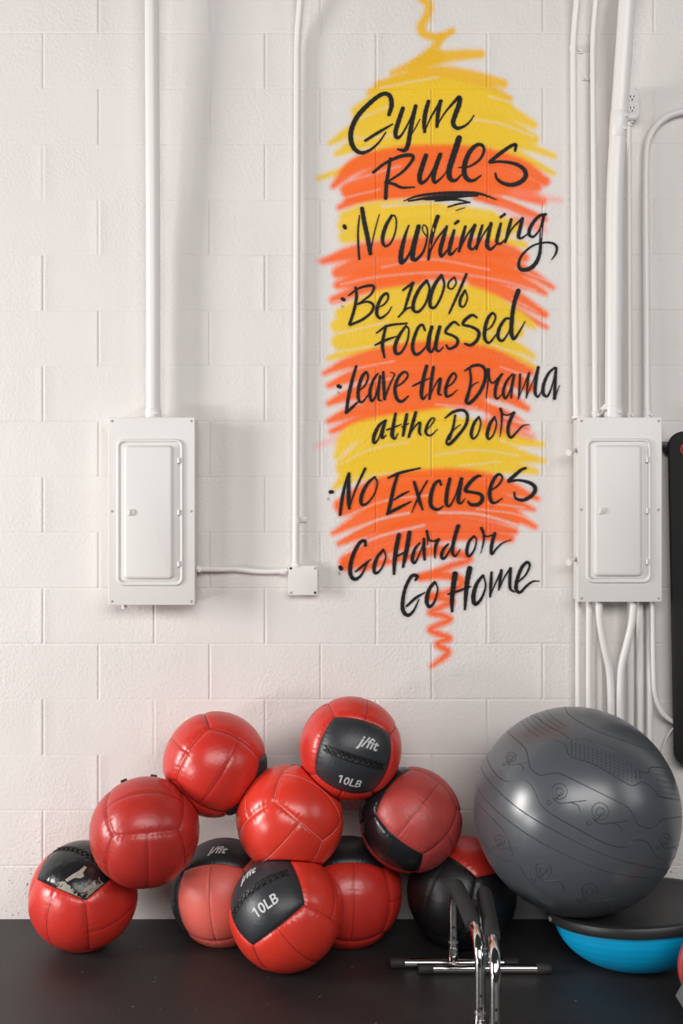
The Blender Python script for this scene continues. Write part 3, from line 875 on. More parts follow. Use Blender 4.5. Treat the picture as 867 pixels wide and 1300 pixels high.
# outlet box
ob = P(801, 131, WALL_D - 0.055)
root = thing('outlet_box', (ob.x, -0.001, ob.z - 0.06), 'small white power outlet box beside the thickest conduit at upper right', 'power outlet')
ch = 0.014; W2, H2 = 0.033, 0.059
poly = [(-W2 + ch, -H2), (W2 - ch, -H2), (W2, -H2 + ch), (W2, H2 - ch), (W2 - ch, H2), (-W2 + ch, H2), (-W2, H2 - ch), (-W2, -H2 + ch)]
MB().prism([(ob.x + a, ob.z + b) for a, b in poly], -0.052, -0.002, 0.003).build('box', M['white_metal'], root)
MB().prism([(ob.x + a * .93, ob.z + b * .93) for a, b in poly], -0.055, -0.0515, 0.001).build('cover_plate', M['white_metal'], root)
for dz_ in (0.020, -0.020):
    c = (ob.x + 0.004, -0.0548, ob.z + dz_)
    so = MB().lathe([(0.0165, 0), (0.0165, 0.002), (0.0145, 0.0028), (0.0145, 0.0022)], c, (0, -1, 0), 24).build('socket', M['white_metal'], root)
    s = MB()
    s.box((c[0] - 0.006, -0.0572, c[2] + 0.003), (0.0028, 0.0012, 0.009)); s.box((c[0] + 0.006, -0.0572, c[2] + 0.003), (0.0028, 0.0012, 0.008))
    s.lathe([(0.003, 0), (0.003, 0.0012)], (c[0], -0.0566, c[2] - 0.008), (0, -1, 0), 10)
    s.build('slots', M['dark_gap'], so)

# below the right panel, down behind the grey ball
B = 1168
low = [
 ([(734, 757, 0.040), (734, B, 0.040)], 0.0108, 'leftmost straight white conduit below the right electrical panel'),
 ([(747.5, 757, 0.040), (747.5, B, 0.040)], 0.0118, 'second straight white conduit from left below the right electrical panel'),
 ([(760.5, 757, 0.022), (761, B, 0.022)], 0.0118, 'third white conduit from left, straight behind a bent one below the right panel'),
 ([(760, 757, 0.068), (761, 790, 0.066), (768, 826, 0.060), (774, 850, 0.050), (775.5, 880, 0.045), (776, B, 0.040)], 0.0130, 'white conduit bending right in an S below the right electrical panel'),
 ([(804, 757, 0.068), (803.5, 785, 0.066), (796, 818, 0.062), (788.5, 845, 0.055), (787, 880, 0.050), (787.5, B, 0.045)], 0.0136, 'white conduit bending left in an S below the right electrical panel'),
 ([(800.5, 757, 0.020), (800.5, B, 0.020)], 0.0125, 'straight white conduit behind the left-bending one below the right panel'),
 ([(812, 757, 0.030), (812.5, B, 0.030)], 0.0128, 'straight white conduit second from right below the right electrical panel'),
 ([(824, 757, 0.024), (824.5, B, 0.024)], 0.0128, 'rightmost straight white conduit below the right electrical panel'),
]
for pts, r, lab in low: conduit(pts, r, lab, 0.05)
conduit([(828, 757, 0.058), (829.5, 850, 0.050), (831, 885, 0.045), (842, 908, 0.040), (858, 919, 0.030), (885, 922, 0.022)], 0.0085, 'thin white conduit curving right behind the black mat below the right panel', 0.10, collars=[(0, 0.0, 0.08, 1.3)])
cb = MB().tube(bend([P(859, 920, 3.978), P(850, 930, 3.985), P(842, 945, 3.99), P(838.5, 965, 3.99), P(838, 1000, 3.99)], 0.05), 0.0036, 8)
tag(cb.build('cable', M['conduit']), 'thin white cable dropping from a curved conduit beside the black mat', 'cable')

# ------------------------------------------------------------------ hanging mat at the right edge
mt = P(848, 548, 3.95)
mroot = thing('exercise_mat', (mt.x + 0.3, -0.05, mt.z - 1.21), 'black exercise mat with red eyelet hanging on the wall right of the right electrical panel', 'exercise mat')
rotm = Matrix.Rotation(R_(1.1), 4, 'Y')
def mtx(x, z):
    v = Matrix.Rotation(R_(-1.1), 3, 'Y') @ Vector((x, 0, z)); return (mt.x + v.x, mt.z + v.z)
outl = [mtx(x + 0.30, z - 0.605) for x, z in rrect(0, 0, 0.60, 1.21, 0.055, 8)]
MB().prism(outl, -0.058, -0.043, 0.004).build('mat_sheet', M['mat_foam'], mroot)
gx, gz = mtx(0.062, -0.066)
ring = [(gx + 0.019 * math.cos(a), -0.0595, gz + 0.019 * math.sin(a)) for a in np.linspace(0, 2 * math.pi, 28, endpoint=False)]
MB().tube(ring, 0.0055, 10, closed=True).build('eyelet', M['grommet'], mroot)
gx2, gz2 = mtx(0.538, -0.066)
MB().tube([(gx2 + 0.019 * math.cos(a), -0.0595, gz2 + 0.019 * math.sin(a)) for a in np.linspace(0, 2 * math.pi, 28, endpoint=False)], 0.0055, 10, closed=True).build('eyelet', M['grommet'], mroot)
hk = P(845, 566, 3.98)
hroot = thing('mat_hanger', (hk.x, 0, hk.z - 0.03), 'black bar bracket behind the black mat beside the right electrical panel', 'wall hanger')
MB().box((hk.x + 0.32, -0.018, hk.z + 0.002), (0.70, 0.032, 0.024), 0.003).build('rail', M['black_iron'], hroot)
MB().lathe([(0.012, 0), (0.012, 0.012), (0.006, 0.022), (0.001, 0.026)], (hk.x + 0.004, -0.020, hk.z - 0.008), (0, 0, -1), 14).build('knob', M['black_iron'], hroot)
for g in (gx, gx2):
    MB().tube([(g, -0.030, gz), (g, -0.066, gz)], 0.010, 14).lathe([(0.010, 0), (0.013, 0.002), (0.013, 0.006), (0.008, 0.009)], (g, -0.066, gz), (0, -1, 0), 16).build('peg', M['grey_iron'], hroot)

# ------------------------------------------------------------------ medicine balls
def view_axes(c):
    v = (Vector((0, -WALL_D, CAM_H)) - c).normalized()
    r = v.cross(Vector((0, 0, 1))).normalized() * -1
    u = v.cross(r)
    if u.z < 0: u = -u
    if r.x < 0: r = -r
    return np.array(r), np.array(u), np.array(v)

def text_mesh(body, size, shear=0.0, bold=0.0, spacing=1.0):
    cu = bpy.data.curves.new('txt', 'FONT'); cu.body = body; cu.size = size; cu.shear = shear; cu.offset = bold
    cu.align_x = 'CENTER'; cu.align_y = 'CENTER'; cu.space_character = spacing; cu.resolution_u = 3
    o = bpy.data.objects.new('txt', cu); COL.objects.link(o)
    dg = bpy.context.evaluated_depsgraph_get(); dg.update()
    me = o.evaluated_get(dg).to_mesh()
    bm = bmesh.new(); bm.from_mesh(me)
    bmesh.ops.triangulate(bm, faces=bm.faces[:])
    bmesh.ops.subdivide_edges(bm, edges=[e for e in bm.edges if e.calc_length() > 0.006], cuts=2, use_grid_fill=False)
    bmesh.ops.triangulate(bm, faces=bm.faces[:])
    bm.verts.index_update()
    vs = np.array([v.co[:2] for v in bm.verts]); fs = [[v.index for v in f.verts] for f in bm.faces]
    if body.startswith('1'):                        # the numeral one has a flag
        x0, yt = vs[:, 0].min(), vs[:, 1].max(); n0 = len(vs)
        vs = np.vstack([vs, [(x0 + .02 * size, yt), (x0 - .17 * size, yt - .13 * size), (x0 - .17 * size, yt - .24 * size), (x0 + .02 * size, yt - .13 * size)]])
        fs.append([n0, n0 + 1, n0 + 2, n0 + 3])
    bm.free(); o.evaluated_get(dg).to_mesh_clear()
    bpy.data.objects.remove(o); bpy.data.curves.remove(cu)
    return vs, fs

class Ball:
    def __init__(s, px, py, rpx, Z, n, roll):
        s.c = np.array(P(px, py, Z)); s.R = rpx * Z / F_PX
        r, u, v = view_axes(Vector(s.c))
        nx_, ny_ = n; nz_ = math.sqrt(max(0.0, 1 - nx_ ** 2 - ny_ ** 2))
        zax = r * nx_ + u * ny_ + v * nz_
        a = R_(roll); want = r * math.cos(a) + u * math.sin(a) - v * ((nx_ * math.cos(a) + ny_ * math.sin(a)) / max(nz_, 0.12))
        xax = want - zax * want.dot(zax); xax /= np.linalg.norm(xax)
        yax = np.cross(zax, xax)
        s.M = np.stack([xax, yax, zax], 1)            # local -> world
        s.planes = []; s.seed = random.random() * 10
    def surf(s, d, off=0.0):
        d = np.asarray(d, float); d = d / np.linalg.norm(d, axis=1)[:, None]
        k = np.argmax(np.abs(d), axis=1); i = np.arange(len(d))
        wv = np.abs(d[i, k]); u = d[i, (k + 1) % 3]; v = d[i, (k + 2) % 3]
        a = np.degrees(np.arctan2(u, wv)); b = np.degrees(np.arctan2(v, wv))
        de = 45 - np.maximum(np.abs(a), np.abs(b)); dm = np.abs(b)
        sgn = np.sign(d[i, k]); ph = s.seed + k * 2.1 + sgn * 1.3
        r = 1.004 + 0.010 * np.cos(np.radians(a * 2)) * np.cos(np.radians((np.abs(b) - 22.5) * 3.2))
        r = r - 0.020 * np.exp(-(de / 1.8) ** 2) - 0.012 * np.exp(-(de / 6.0) ** 2) - 0.014 * np.exp(-(dm / 1.6) ** 2)
        along = np.where(np.abs(a) > np.abs(b), b, a)
        puck = np.sin(along * 0.95 + ph) * (0.6 + 0.4 * np.sin(along * 0.31 + ph * 3))
        r = r + 0.0062 * puck * np.exp(-((de - 3.5) / 3.0) ** 2)
        r = r + 0.0048 * np.sin(a * 1.05 + ph * 2) * (0.5 + 0.5 * np.sin(a * .23 + ph)) * np.exp(-((dm - 3.2) / 2.6) ** 2)
        r = r + 0.006 * np.sin(d[:, 0] * 3.1 + ph) * np.sin(d[:, 1] * 2.7 + ph) + 0.004 * np.sin(d[:, 2] * 5 + 2 * ph)
        p = s.c + (d @ s.M.T) * (s.R * r + off)[:, None]
        for (pt, nn, slack) in s.planes:              # soft contact with neighbours, floor and wall
            t = (p - pt) @ nn + slack - off
            p = p - np.where(t > 0, t, 0)[:, None] * nn
        return p
def face_dirs(k, sg, a, b):
    """cube face k (0 x, 1 y, 2 z), sign sg, angles a (along the seam), b (across)"""
    d = np.zeros((len(a), 3)); d[:, k] = sg
    d[:, (k + 1) % 3] = np.tan(np.radians(a)); d[:, (k + 2) % 3] = np.tan(np.radians(b))
    return d

FACES = {'+x': (0, 1), '-x': (0, -1), '+y': (1, 1), '-y': (1, -1), '+z': (2, 1), '-z': (2, -1)}
# px, py, radius px, distance, (face direction), roll, red material, black halves, laces on, words [(text, a, b, size, shear, turn)], thread, label
BD = [
 dict(g=(106, 1137, 67.5, 3.74), n=(-.06, .76), roll=-27, red='red_vinyl', black=['+z'], lace=['+z'], wear=True, blackmat='shiny_black_vinyl',
      words=[('(J)', -14, 27, .034, 0, 0)], label='red medicine ball with a torn black panel on its top, leftmost on the floor'),
 dict(g=(184, 1056, 68.5, 3.62), n=(0, .68), roll=2, red='deep_red_vinyl', black=['-z'], lace=[], words=[], tabs=[(.16, .98), (-.38, .92)],
      label='deep red medicine ball resting on the leftmost floor ball'),
 dict(g=(273, 970, 65.5, 3.76), n=(.1, -.2), roll=57, red='red_vinyl', black=['-y'], lace=[], words=[],
      label='red medicine ball high on the left of the pile, without lettering'),
 dict(g=(368, 1040, 68, 3.68), n=(-.30, -.59), roll=42, red='bright_red_vinyl', black=['-z'], lace=[], words=[], thread='pale_thread',
      label='bright red medicine ball with pale seams in the middle of the pile'),
 dict(g=(445, 950, 64.5, 3.70), n=(.09, -.20), roll=-17, red='red_vinyl', black=['+z'], lace=['+z'],
      words=[('j/fit', 9, 20, .050, .32, 0), ('10LB', 3, -27, .042, 0, 0)], label='red medicine ball on top of the pile, black panel lettered j/fit 10LB'),
 dict(g=(521, 1040, 65, 3.72), n=(.21, .26), roll=51.5, red='worn_red_vinyl', black=['-x+', '+y'], lace=[], words=[], blackmat='shiny_black_vinyl',
      label='worn faded red medicine ball with a glossy black band at the right of the pile'),
 dict(g=(284, 1133, 66, 3.82), n=(-.26, -.24), roll=94, red='salmon_vinyl', black=['+x', '+y'], lace=[], words=[('j/fit', 4, 27, .048, .3, 0, '+x')], blackmat='black_vinyl',
      label='faded salmon medicine ball with black top lettered j/fit, behind the front ball'),
 dict(g=(363, 1158, 71.5, 3.56), n=(-.54, .38), roll=36, red='bright_red_vinyl', black=['+z'], lace=['+z'],
      words=[('j/fit', -3, 23, .046, .3, 0), ('10LB', 3, -22, .046, 0, 0)], label='red medicine ball lettered 10LB at the front of the pile on the floor'),
 dict(g=(442, 1132, 68, 3.80), n=(.10, -.25), roll=88, red='red_vinyl', black=['+x'], blackmat='black_leather', lace=[], words=[],
      label='red medicine ball with black top on the floor under the worn ball'),
 dict(g=(586, 1133, 69, 3.80), n=(-.58, -.07), roll=73, red='black_leather', black=['+x'], lace=[], words=[], invert=True, thread='black_thread',
      label='black medicine ball with a red top panel beside the large grey ball'),
]
balls = [Ball(*d['g'], d['n'], d['roll']) for d in BD]
# the large grey ball and the balance trainer it stands on
GB_C = np.array(P(731, 1028, 3.58)); GB_R = 129 * 3.58 / F_PX
for i, b in enumerate(balls):
    for j, o in enumerate(balls):
        if i == j: continue
        dv = o.c - b.c; D = np.linalg.norm(dv)
        if D < (b.R + o.R) * 1.02:
            t = (D * D + b.R ** 2 - o.R ** 2) / (2 * D)
            b.planes.append((b.c + dv / D * t, dv / D, 0.0015))
    dv = GB_C - b.c; D = np.linalg.norm(dv)
    if D < (b.R + GB_R) * 1.03: b.planes.append((b.c + dv / D * (D - GB_R), dv / D, 0.003))
    b.planes.append((np.array((0, 0, 0.0)), np.array((0, 0, -1.0)), 0.0012))
    b.planes.append((np.array((0, 0.0, 0)), np.array((0, 1.0, 0)), 0.003))

NG = 44
def half_grid(k, sg, half):
    """grid over a whole face (half 0) or one half of it"""
    aa = np.linspace(-45, 45, NG + 1)
    bb = aa if half == 0 else (np.linspace(0, 45, NG // 2 + 1) if half > 0 else np.linspace(-45, 0, NG // 2 + 1))
    A, Bv = np.meshgrid(aa, bb); na, nb = len(aa), len(bb)
    d = face_dirs(k, sg, A.ravel(), Bv.ravel())
    f = [[j * na + i, j * na + i + 1, (j + 1) * na + i + 1, (j + 1) * na + i] for j in range(nb - 1) for i in range(na - 1)]
    if sg < 0: f = [q[::-1] for q in f]
    return d, f
def seam_path(b, k, sg, pts, off):
    q = np.array(pts, float); return [Vector(p) for p in b.surf(face_dirs(k, sg, q[:, 0], q[:, 1]), off)]

for d_, b in zip(BD, balls):
    base = Vector((b.c[0], b.c[1], max(0.0, b.c[2] - b.R)))
    root = thing('medicine_ball', base, d_['label'], 'medicine ball', 'medicine balls piled against the wall')
    org = np.array(base)
    inv = d_.get('invert', False)
    cover_m = M[d_['red']]; panel_m = M['red_vinyl'] if inv else M[d_.get('blackmat', 'black_vinyl')]
    cv = []; cf = []; panels = []
    for key, (k, sg) in FACES.items():
        for half in (1, -1):
            hk_ = key + ('+' if half > 0 else '-')
            full = key in d_['black']
            if full and half < 0: continue
            isb = full or hk_ in d_['black']
            dd, ff = half_grid(k, sg, 0 if full else half)
            if isb: panels.append((dd, ff))
            else:
                o0 = len(cv); cv += (b.surf(dd) - org).tolist(); cf += [[q + o0 for q in f] for f in ff]
    co = link_mesh('cover', cv, cf, cover_m, root)
    bm = bmesh.new(); bm.from_mesh(co.data); bmesh.ops.remove_doubles(bm, verts=bm.verts[:], dist=0.0004); bm.to_mesh(co.data); bm.free()
    for dd, ff in panels:
        po = link_mesh('panel', (b.surf(dd, 0.0004) - org).tolist(), ff, panel_m, root)
        tag(po, label='red panel' if inv else 'black panel')
    # stitched seams
    st = MB()
    for key, (k, sg) in FACES.items():
        if key not in d_['lace']:
            st.tube(seam_path(b, k, sg, [(a, 0) for a in np.linspace(-44.5, 44.5, 40)], 0.0002), 0.0009, 6)
        st.tube(seam_path(b, k, sg, [(a, 44.8) for a in np.linspace(-44.8, 44.8, 40)], 0.0002), 0.0009, 6)
        st.tube(seam_path(b, k, sg, [(a, -44.8) for a in np.linspace(-44.8, 44.8, 40)], 0.0002), 0.0009, 6)
    st.build('seam_stitching', M[d_.get('thread', 'dark_thread')], root)
    for key in d_['lace']:
        k, sg = FACES[key]; lc = MB()
        n = 11
        for q in range(n):
            a0 = -36 + 72 * q / n; a1 = a0 + 72 / n
            lc.tube(seam_path(b, k, sg, [(a0 + (a1 - a0) * t, -3.4 + 6.8 * t) for t in np.linspace(0, 1, 6)], 0.0016), 0.0022, 6)
            lc.tube(seam_path(b, k, sg, [(a0 + (a1 - a0) * t, 3.4 - 6.8 * t) for t in np.linspace(0, 1, 6)], 0.0028), 0.0022, 6)
        lc.tube(seam_path(b, k, sg, [(a, 3.9) for a in np.linspace(-38, 38, 30)], 0.0008), 0.0014, 6)
        lc.tube(seam_path(b, k, sg, [(a, -3.9) for a in np.linspace(-38, 38, 30)], 0.0008), 0.0014, 6)
        lc.build('lacing', M['lace'], root)
    for wd in d_['words']:
        body, a0, b0, size, shear, turn = wd[:6]; key = wd[6] if len(wd) > 6 else '+z'
        vs, fs = text_mesh(body, size, shear, 0.0012 if 'LB' not in body else 0.0008, 1.02)
        k, sg = FACES[key]
        u = np.degrees(vs[:, 0] / b.R); v = np.degrees(vs[:, 1] / b.R)
        if key == '+x':        # read from the front: along -y, upright away from the viewer
            p = b.surf(face_dirs(k, sg, -(u + a0), b0 - v), 0.0012)
        else:
            p = b.surf(face_dirs(k, sg, u + a0, v + b0), 0.0012)
        lo = link_mesh('lettering', (p - org).tolist(), fs, M['print'], root)
        tag(lo, label='pale lettering ' + body)
    for tx, ty in d_.get('tabs', []):               # ends of the lacing loops standing up behind
        r_, u_, v_ = view_axes(Vector(b.c)); w_ = r_ * tx + u_ * ty - v_ * 0.12
        p0 = b.surf(np.array([w_ @ b.M]), 0.001)[0]; w_ /= np.linalg.norm(w_)
        MB().box(Vector(p0 + w_ * 0.003), (0.022, 0.008, 0.010), 0.002, rot=Matrix.Rotation(-math.atan2(tx, ty) * -1, 3, 'Y')).build('lace_loop', M['lace'], root)
    if d_.get('wear'):
        # torn patches where the black skin has come off
        wm = []
        def patch(poly):
            poly = np.array(poly, float); cen = poly.mean(0)
            rings = [cen + (poly - cen) * t for t in (0.02, .25, .5, .75, 1.0)]
            q = np.vstack(rings); n = len(poly)
            f = [[r * n + i, r * n + (i + 1) % n, (r + 1) * n + (i + 1) % n, (r + 1) * n + i] for r in range(4) for i in range(n)]
            return b.surf(face_dirs(2, 1, q[:, 0], q[:, 1]), 0.0011), f
        def strip(a0, a1, b0, b1, n=9):
            # ragged along the inner side
            if a1 - a0 > b1 - b0:
                lo_ = [(a, b0) for a in np.linspace(a0, a1, n)]; hi_ = [(a, b1 + random.uniform(-3, 1.5)) for a in np.linspace(a1, a0, n)]
            else:
                lo_ = [(a1, b) for b in np.linspace(b0, b1, n)]; hi_ = [(a0 + random.uniform(-1.5, 2.5), b) for b in np.linspace(b1, b0, n)]
            return lo_ + hi_
        for poly in (strip(2, 34, -44, -37), strip(35.5, 44, -44, -12), strip(-44, -40, -34, 2),
                     [(8, -34), (12, -35), (17, -28), (22, -26), (24, -22), (20, -19), (19, -12), (16, -12), (15, -20), (12, -26)],
                     [(31, 4), (35, 2), (36, 9), (33, 11)]):
            p, f = patch(poly); tag(link_mesh('torn_patch', (p - org).tolist(), f, M['grime'], root), label='worn grey patch')

# ------------------------------------------------------------------ large grey exercise ball on the balance trainer
BT_X, BT_Y = (806 - CX) * 3.62 / F_PX, 3.62 - WALL_D
top_c = Vector((BT_X, BT_Y, CAM_H - (1144 - CY) * 3.62 / F_PX))
tilt = Matrix.Rotation(R_(-5.0), 3, 'Y') @ Matrix.Rotation(R_(-4.0), 3, 'X')      # rocked: left side lower, near side higher
ax = tilt @ Vector((0, 0, 1))
PR = 0.295
root = thing('balance_trainer', (BT_X, BT_Y, 0), 'blue half dome balance trainer lying flat black side up under the large grey ball', 'balance trainer')
MB().lathe([(0.001, 0), (PR - .040, 0.0), (PR - .034, 0.003), (PR - .010, 0.003), (PR - .003, 0.000), (PR, -0.007), (PR, -0.024), (PR - .004, -0.031), (PR - .014, -0.034), (0.001, -0.034)], top_c, ax, 96).build('platform', M['platform'], root)
pl = root.children[0]
MB().lathe([(0.001, .0006), (0.010, .0006), (0.012, 0.003), (0.012, .004), (0.001, .0042)], top_c + ax * 0.0, ax, 20).build('air_plug', M['black_iron'], pl)
hx_ = tilt @ Vector((-PR, 0, 0))
c = top_c + tilt @ Vector((-PR * 0.985, -0.055, -0.016))
MB().lathe([(0.009, 0), (0.009, .005), (0.005, .007)], c, (tilt @ Vector((-0.93, -0.36, 0))), 14).build('rim_bolt', M['grey_iron'], pl)
# worn white print on the rim
for k, (deg, ln, sl) in enumerate(((-76, .014, .3), (-73, .018, -.5), (-69, .017, -.6), (-66.5, .015, -.4), (-62, .014, 0), (-58, .014, .2))):
    a = R_(deg)
    def rp(aa, hh): return top_c + tilt @ Vector((math.cos(aa) * (PR + .0006), math.sin(aa) * (PR + .0006), hh))
    mk = MB(); mk.tube([rp(a, -0.022), rp(a + sl * ln / PR, -0.022 + ln * .8)], 0.0009, 6)
    mk.build('worn_print', M['print'], pl)
# dome
DR = 0.270
def dome_depth():
    lo = 0.10; hi = 0.25
    for _ in range(40):
        m_ = (lo + hi) / 2
        zmin = min((top_c + ax * (-0.034) + tilt @ Vector((DR * math.sin(t) * math.cos(p), DR * math.sin(t) * math.sin(p), -m_ * math.cos(t)))).z for t in np.linspace(0, 1.57, 60) for p in (0, math.pi))
        if zmin > 0.0: lo = m_
        else: hi = m_
    return lo
DD = dome_depth() + 0.006
vs = []; fs = []; NS, NT = 96, 60
for i in range(NT + 1):
    t = math.pi / 2 * i / NT
    for k in range(NS):
        p = 2 * math.pi * k / NS
        ridge = 1 - 0.004 * max(0, math.sin(math.cos(t) * 48)) ** 6
        rr_ = DR * math.sin(t) ** 0.93 if t > 0 else 0
        v = top_c + ax * (-0.0345) + tilt @ Vector((rr_ * math.cos(p) * ridge, rr_ * math.sin(p) * ridge, -DD * math.cos(t)))
        v.z = max(v.z, 0.0012); vs.append(v)
for i in range(NT):
    for k in range(NS):
        k2 = (k + 1) % NS; fs.append([i * NS + k, (i + 1) * NS + k, (i + 1) * NS + k2, i * NS + k2])
dm_ = MB().add(vs, fs); dm_.build('dome', M['dome'], root)

# the ball: lower pole pressed a little flat on the platform
gr, gu, gv = view_axes(Vector(GB_C))
fit_d = (Vector(GB_C) - top_c).dot(ax)          # height of the ball's centre over the platform plane
if fit_d > GB_R - 0.003:                        # settle it on the platform
    GB_C = GB_C - np.array(ax) * (fit_d - GB_R + 0.003)
def gb_pt(d, off=0.0):
    d = np.asarray(d, float); d = d / np.linalg.norm(d, axis=1)[:, None]
    p = GB_C + d * (GB_R + off)
    t = (np.array(top_c) + np.array(ax) * (0.0045 + off) - p) @ np.array(ax)
    return p + np.where(t > 0, t, 0)[:, None] * np.array(ax)
groot = thing('exercise_ball', (GB_C[0], GB_C[1], GB_C[2] - GB_R), 'large dark grey exercise ball with embossed lines resting on the balance trainer', 'exercise ball')
bm = bmesh.new(); bmesh.ops.create_icosphere(bm, subdivisions=6, radius=1.0)
bm.verts.index_update()
gp = gb_pt(np.array([v.co[:] for v in bm.verts])) - np.array(groot.location)
link_mesh('ball_skin', gp.tolist(), [[v.index for v in f.verts] for f in bm.faces], M['gym_ball'], groot); bm.free()
def gdir(x, y):
    """a spot of the ball's face read from a 3.13x close-up, as a direction on the ball"""
    X = (x - 441.0) / 404.0; Y = -(y - 432.0) / 404.0; q = X * X + Y * Y
    if q > 0.985: X, Y = X * math.sqrt(.985 / q), Y * math.sqrt(.985 / q); q = .985
    return gr * X + gu * Y + gv * math.sqrt(1 - q)
def gline(txt, rad=0.0014, closed=False, wrap=(0, 0)):
    pts = [tuple(float(a) for a in t.split(',')) for t in txt.split()]
    dense = spline(pts, 8.0)
    dirs = [gdir(x, y) for x, y in dense]
    # lines carry on round the back of the ball
    if wrap[0]:
        a, bb = dirs[0], dirs[3]; axis = np.cross(bb, a); axis /= np.linalg.norm(axis); 
        pre = []
        for t in np.linspace(0.05, wrap[0], 14):
            pre.append(a * math.cos(t) + np.cross(axis, a) * math.sin(t) + axis * np.dot(axis, a) * (1 - math.cos(t)))
        dirs = pre[::-1] + dirs
    if wrap[1]:
        a, bb = dirs[-1], dirs[-4]; axis = np.cross(bb, a); axis /= np.linalg.norm(axis)
        for t in np.linspace(0.05, wrap[1], 14):
            dirs.append(a * math.cos(t) + np.cross(axis, a) * math.sin(t) + axis * np.dot(axis, a) * (1 - math.cos(t)))
    return [Vector(p) for p in gb_pt(np.array(dirs), -rad * 0.35)]
em = MB()
LINES = ['165,135 200,170 250,215 265,255 275,290 310,315 345,308 380,306 440,330 520,365 610,405 640,430 660,470 690,481 720,480 750,452 790,442 840,435',
 '75,215 110,280 150,325 190,343 240,333 275,350 297,385 310,415 350,450 450,500 550,545 615,552 650,527 690,530 715,558 735,585 780,592 825,585',
 '55,275 130,360 250,450 400,525 550,585 700,620 800,625',
 '50,355 120,430 250,520 400,590 550,640 700,660 790,650',
 '65,430 130,480 185,535 205,595',
 '90,580 160,625 230,640 262,690 330,740',
 '395,35 420,80 500,130 600,165 700,190 745,190',
 '360,180 400,200 420,240 500,265 570,300 640,335 680,320 720,340 745,365 830,375',
 '260,65 330,120 385,150 430,180 465,170 540,200 640,240 660,270 700,285 720,262 795,262']
for t in LINES: em.tube(gline(t, 0.0017), 0.0017, 6)
for k in range(6):
    x0, y0 = 222 + 20 * k, 95 - 9 * k
    em.tube(gline('%d,%d %d,%d %d,%d' % (x0, y0, x0 + 35, y0 + 42, x0 + 82, y0 + 76)), 0.0012, 6)
for k in range(5):
    y0 = 285 + 21 * k
    em.tube(gline('%d,%d %d,%d %d,%d' % (732, y0, 780, y0 + 5, 818 + 2 * k, y0 + 4)), 0.0010, 6)
em.build('embossed_lines', M['gym_emboss'], groot)
def gring(mk, cx_, cy_, r, tw=0.0013):
    dirs = [gdir(cx_ + r * math.cos(a), cy_ + r * math.sin(a)) for a in np.linspace(0, 2 * math.pi, 26, endpoint=False)]
    mk.tube([Vector(p) for p in gb_pt(np.array(dirs), -0.0004)], tw, 6, closed=True)
for (cx_, cy_, s_) in ((382, 370, 1.0), (527, 432, 1.05), (765, 520, .75), (197, 250, .7), (160, 560, .7), (490, 715, 1.0), (325, 650, 1.0)):
    mk = MB(); gring(mk, cx_, cy_, 28 * s_); gring(mk, cx_, cy_ + 3, 14 * s_); gring(mk, cx_ - 38 * s_, cy_ + 42 * s_, 7 * s_)
    for t in ('-26,24 0,42 44,36 96,28', '40,38 66,46 74,70', '-20,36 -6,22 8,4'):
        pts = ' '.join('%f,%f' % (cx_ + float(q.split(',')[0]) * s_, cy_ + float(q.split(',')[1]) * s_) for q in t.split())
        mk.tube(gline(pts), 0.0014, 6)
    mk.build('embossed_emblem', M['gym_emboss'], groot)
dt = MB()
for i in range(17):
    for j in range(6):
        x = 425 + 15.5 * i; top = 182 + (x - 430) * 0.30; bot = 238 + (x - 420) * 0.42
        if x > 655: top, bot = 275, 312
        y = top + (bot - top) * (j + .8) / 6.6
        d0 = gdir(x, y); p = Vector(gb_pt(np.array([d0]), -0.0005)[0])
        dt.lathe([(0.0027, 0), (0.0022, 0.0010), (0.0004, 0.0014)], p, Vector(d0), 6, cap0=False)
for i in range(9):
    for j in range(5):
        x = 735 + 10.5 * i; y = 272 + 21 * j + i * 0.4
        d0 = gdir(x, y); p = Vector(gb_pt(np.array([d0]), -0.0005)[0])
        dt.lathe([(0.0020, 0), (0.0016, 0.0009), (0.0004, 0.0012)], p, Vector(d0), 6, cap0=False)
dtm = dt.build('grip_dots', M['gym_dots'], groot); dtm['kind'] = 'stuff'

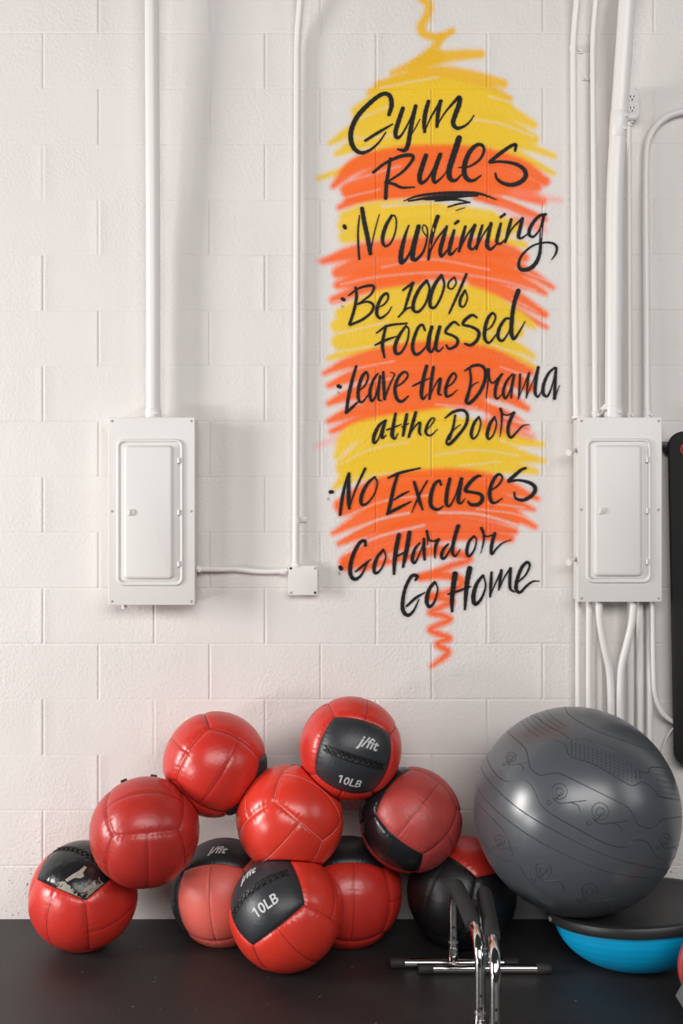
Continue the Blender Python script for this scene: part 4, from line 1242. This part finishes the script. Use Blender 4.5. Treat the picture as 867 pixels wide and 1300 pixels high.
# ------------------------------------------------------------------ push-up bars
def push_up_bar(far, near, label, foot_far, foot_near, foot_half):
    """far / near: x, y, grip height of the two uprights"""
    (xa, ya, ha), (xb, yb, hb) = far, near
    mid = Vector(((xa + xb) / 2, (ya + yb) / 2, 0))
    root = thing('push_up_bar', mid, label, 'push-up bar', 'chrome push-up bars')
    tr = 0.0155; zf = 0.026
    A0 = Vector((xa, ya, zf)); A1 = Vector((xa, ya, ha)); B1 = Vector((xb, yb, hb)); B0 = Vector((xb, yb, zf))
    path = bend([A0, A1, B1, B0], 0.105, 12)
    MB().tube(path, tr, 22).build('frame', M['chrome'], root)
    d = (B1 - A1).normalized(); L = (B1 - A1).length
    g0 = A1 + d * 0.035; g1 = A1 + d * (L - 0.112)
    # grip follows the bend at the far end a little
    gp_ = [q for q in path if ((q - A1).dot(d) > 0.012 and (q - A1).dot(d) < L - 0.112 and q.z > ha - 0.055)]
    n = 10
    pts = gp_ [:] if len(gp_) > 2 else [g0, g1]
    pts = pts + [pts[-1].lerp(g1, t) for t in np.linspace(0.2, 1, n)] if (pts[-1] - g1).length > 0.01 else pts
    rs = [0.024] * len(pts); rs[0] = 0.019; rs[-1] = 0.022
    MB().tube(pts, rs, 24).build('foam_grip', M['foam'], root)
    for (x, y, fx) in ((xa, ya, foot_far), (xb, yb, foot_near)):
        a = Vector((fx - foot_half, y, zf - 0.008)); b = Vector((fx + foot_half, y, zf - 0.008))
        ft = MB().tube([a, b], 0.0150, 20).build('foot_bar', M['chrome'], root)
        for e, s in ((a, -1), (b, 1)):
            MB().tube([e + Vector((s * .012, 0, 0)), e + Vector((s * .009, 0, 0)), e - Vector((s * .034, 0, 0)), e - Vector((s * .036, 0, 0))], [0.0150, 0.0174, 0.0174, 0.0160], 18).build('end_cap', M['rubber_cap'], ft)
        MB().tube([(x, y, zf + 0.010), (x, y, zf + 0.045)], 0.0172, 20).build('collar', M['chrome'], root)
        MB().tube([(x, y, 0.085), (x, y, 0.091)], 0.0162, 20).build('joint_ring', M['grey_iron'], root)
        for zz in (0.105, 0.14):
            MB().lathe([(0.0045, 0), (0.0045, .002), (.002, .003)], (x, y - tr + 0.0006, zz), (0, -1, 0), 10).build('lock_pin', M['rubber_cap'], root)
    return root
push_up_bar((0.365, -0.43, 0.294), (0.389, -0.935, 0.290), 'left chrome push-up bar of the pair, black foam grip, in front of the black ball', 0.368, 0.389, 0.197)
push_up_bar((0.457, -0.475, 0.286), (0.4195, -1.02, 0.286), 'right chrome push-up bar of the pair, black foam grip, nearer the balance trainer', 0.462, 0.4195, 0.202)

# ------------------------------------------------------------------ weights at the lower right edge
pc = P(861, 1226, 3.24); pr = 0.140
root = thing('weight_plate', (pc.x + pr, 3.24 - WALL_D, 0), 'red rimmed grey speckled weight plate standing on edge at the right edge of the photo', 'weight plate')
o_ = (pc.x + pr, 3.24 - WALL_D + 0.014, pr + 0.0015)
MB().lathe([(pr - .016, 0.0), (pr - .004, 0.001), (pr, 0.005), (pr, 0.023), (pr - .004, .027), (pr - .016, 0.028), (pr - .016, .0)], o_, (0, -1, 0), 72, False, False).build('rim', M['rim_red'], root)
MB().lathe([(0.026, 0.004), (pr - .0155, 0.004), (pr - .0155, 0.024), (0.026, 0.024), (0.026, 0.004)], o_, (0, -1, 0), 72, False, False).build('disc', M['speckle'], root)
MB().lathe([(0.018, 0.002), (0.027, 0.002), (0.027, 0.027), (0.018, 0.027), (0.018, .002)], o_, (0, -1, 0), 36, False, False).build('hub_ring', M['grey_iron'], root)

hc = P(860, 1271, 3.18); hr = 0.085
hx0 = hc.x + hr; hz0 = hr * math.sin(R_(60)) + 0.001
root = thing('hex_dumbbell', (hx0, -0.95, 0), 'grey hexagonal dumbbell head at the lower right corner in front of the weight plate', 'dumbbell')
def hexa(y0, y1):
    return MB().prism([(hx0 + hr * math.cos(R_(60 * k)), hz0 + hr * math.sin(R_(60 * k))) for k in range(6)], y0, y1, 0.006)
hexa(-0.915, -0.800).build('head', M['grey_iron'], root)
hexa(-1.165, -1.050).build('head', M['grey_iron'], root)
MB().tube([(hx0, -0.91, hz0), (hx0, -0.95, hz0), (hx0, -0.9825, hz0), (hx0, -1.015, hz0), (hx0, -1.055, hz0)], [.0150, .0155, .0175, .0155, .0150], 20).build('handle', M['chrome'], root)
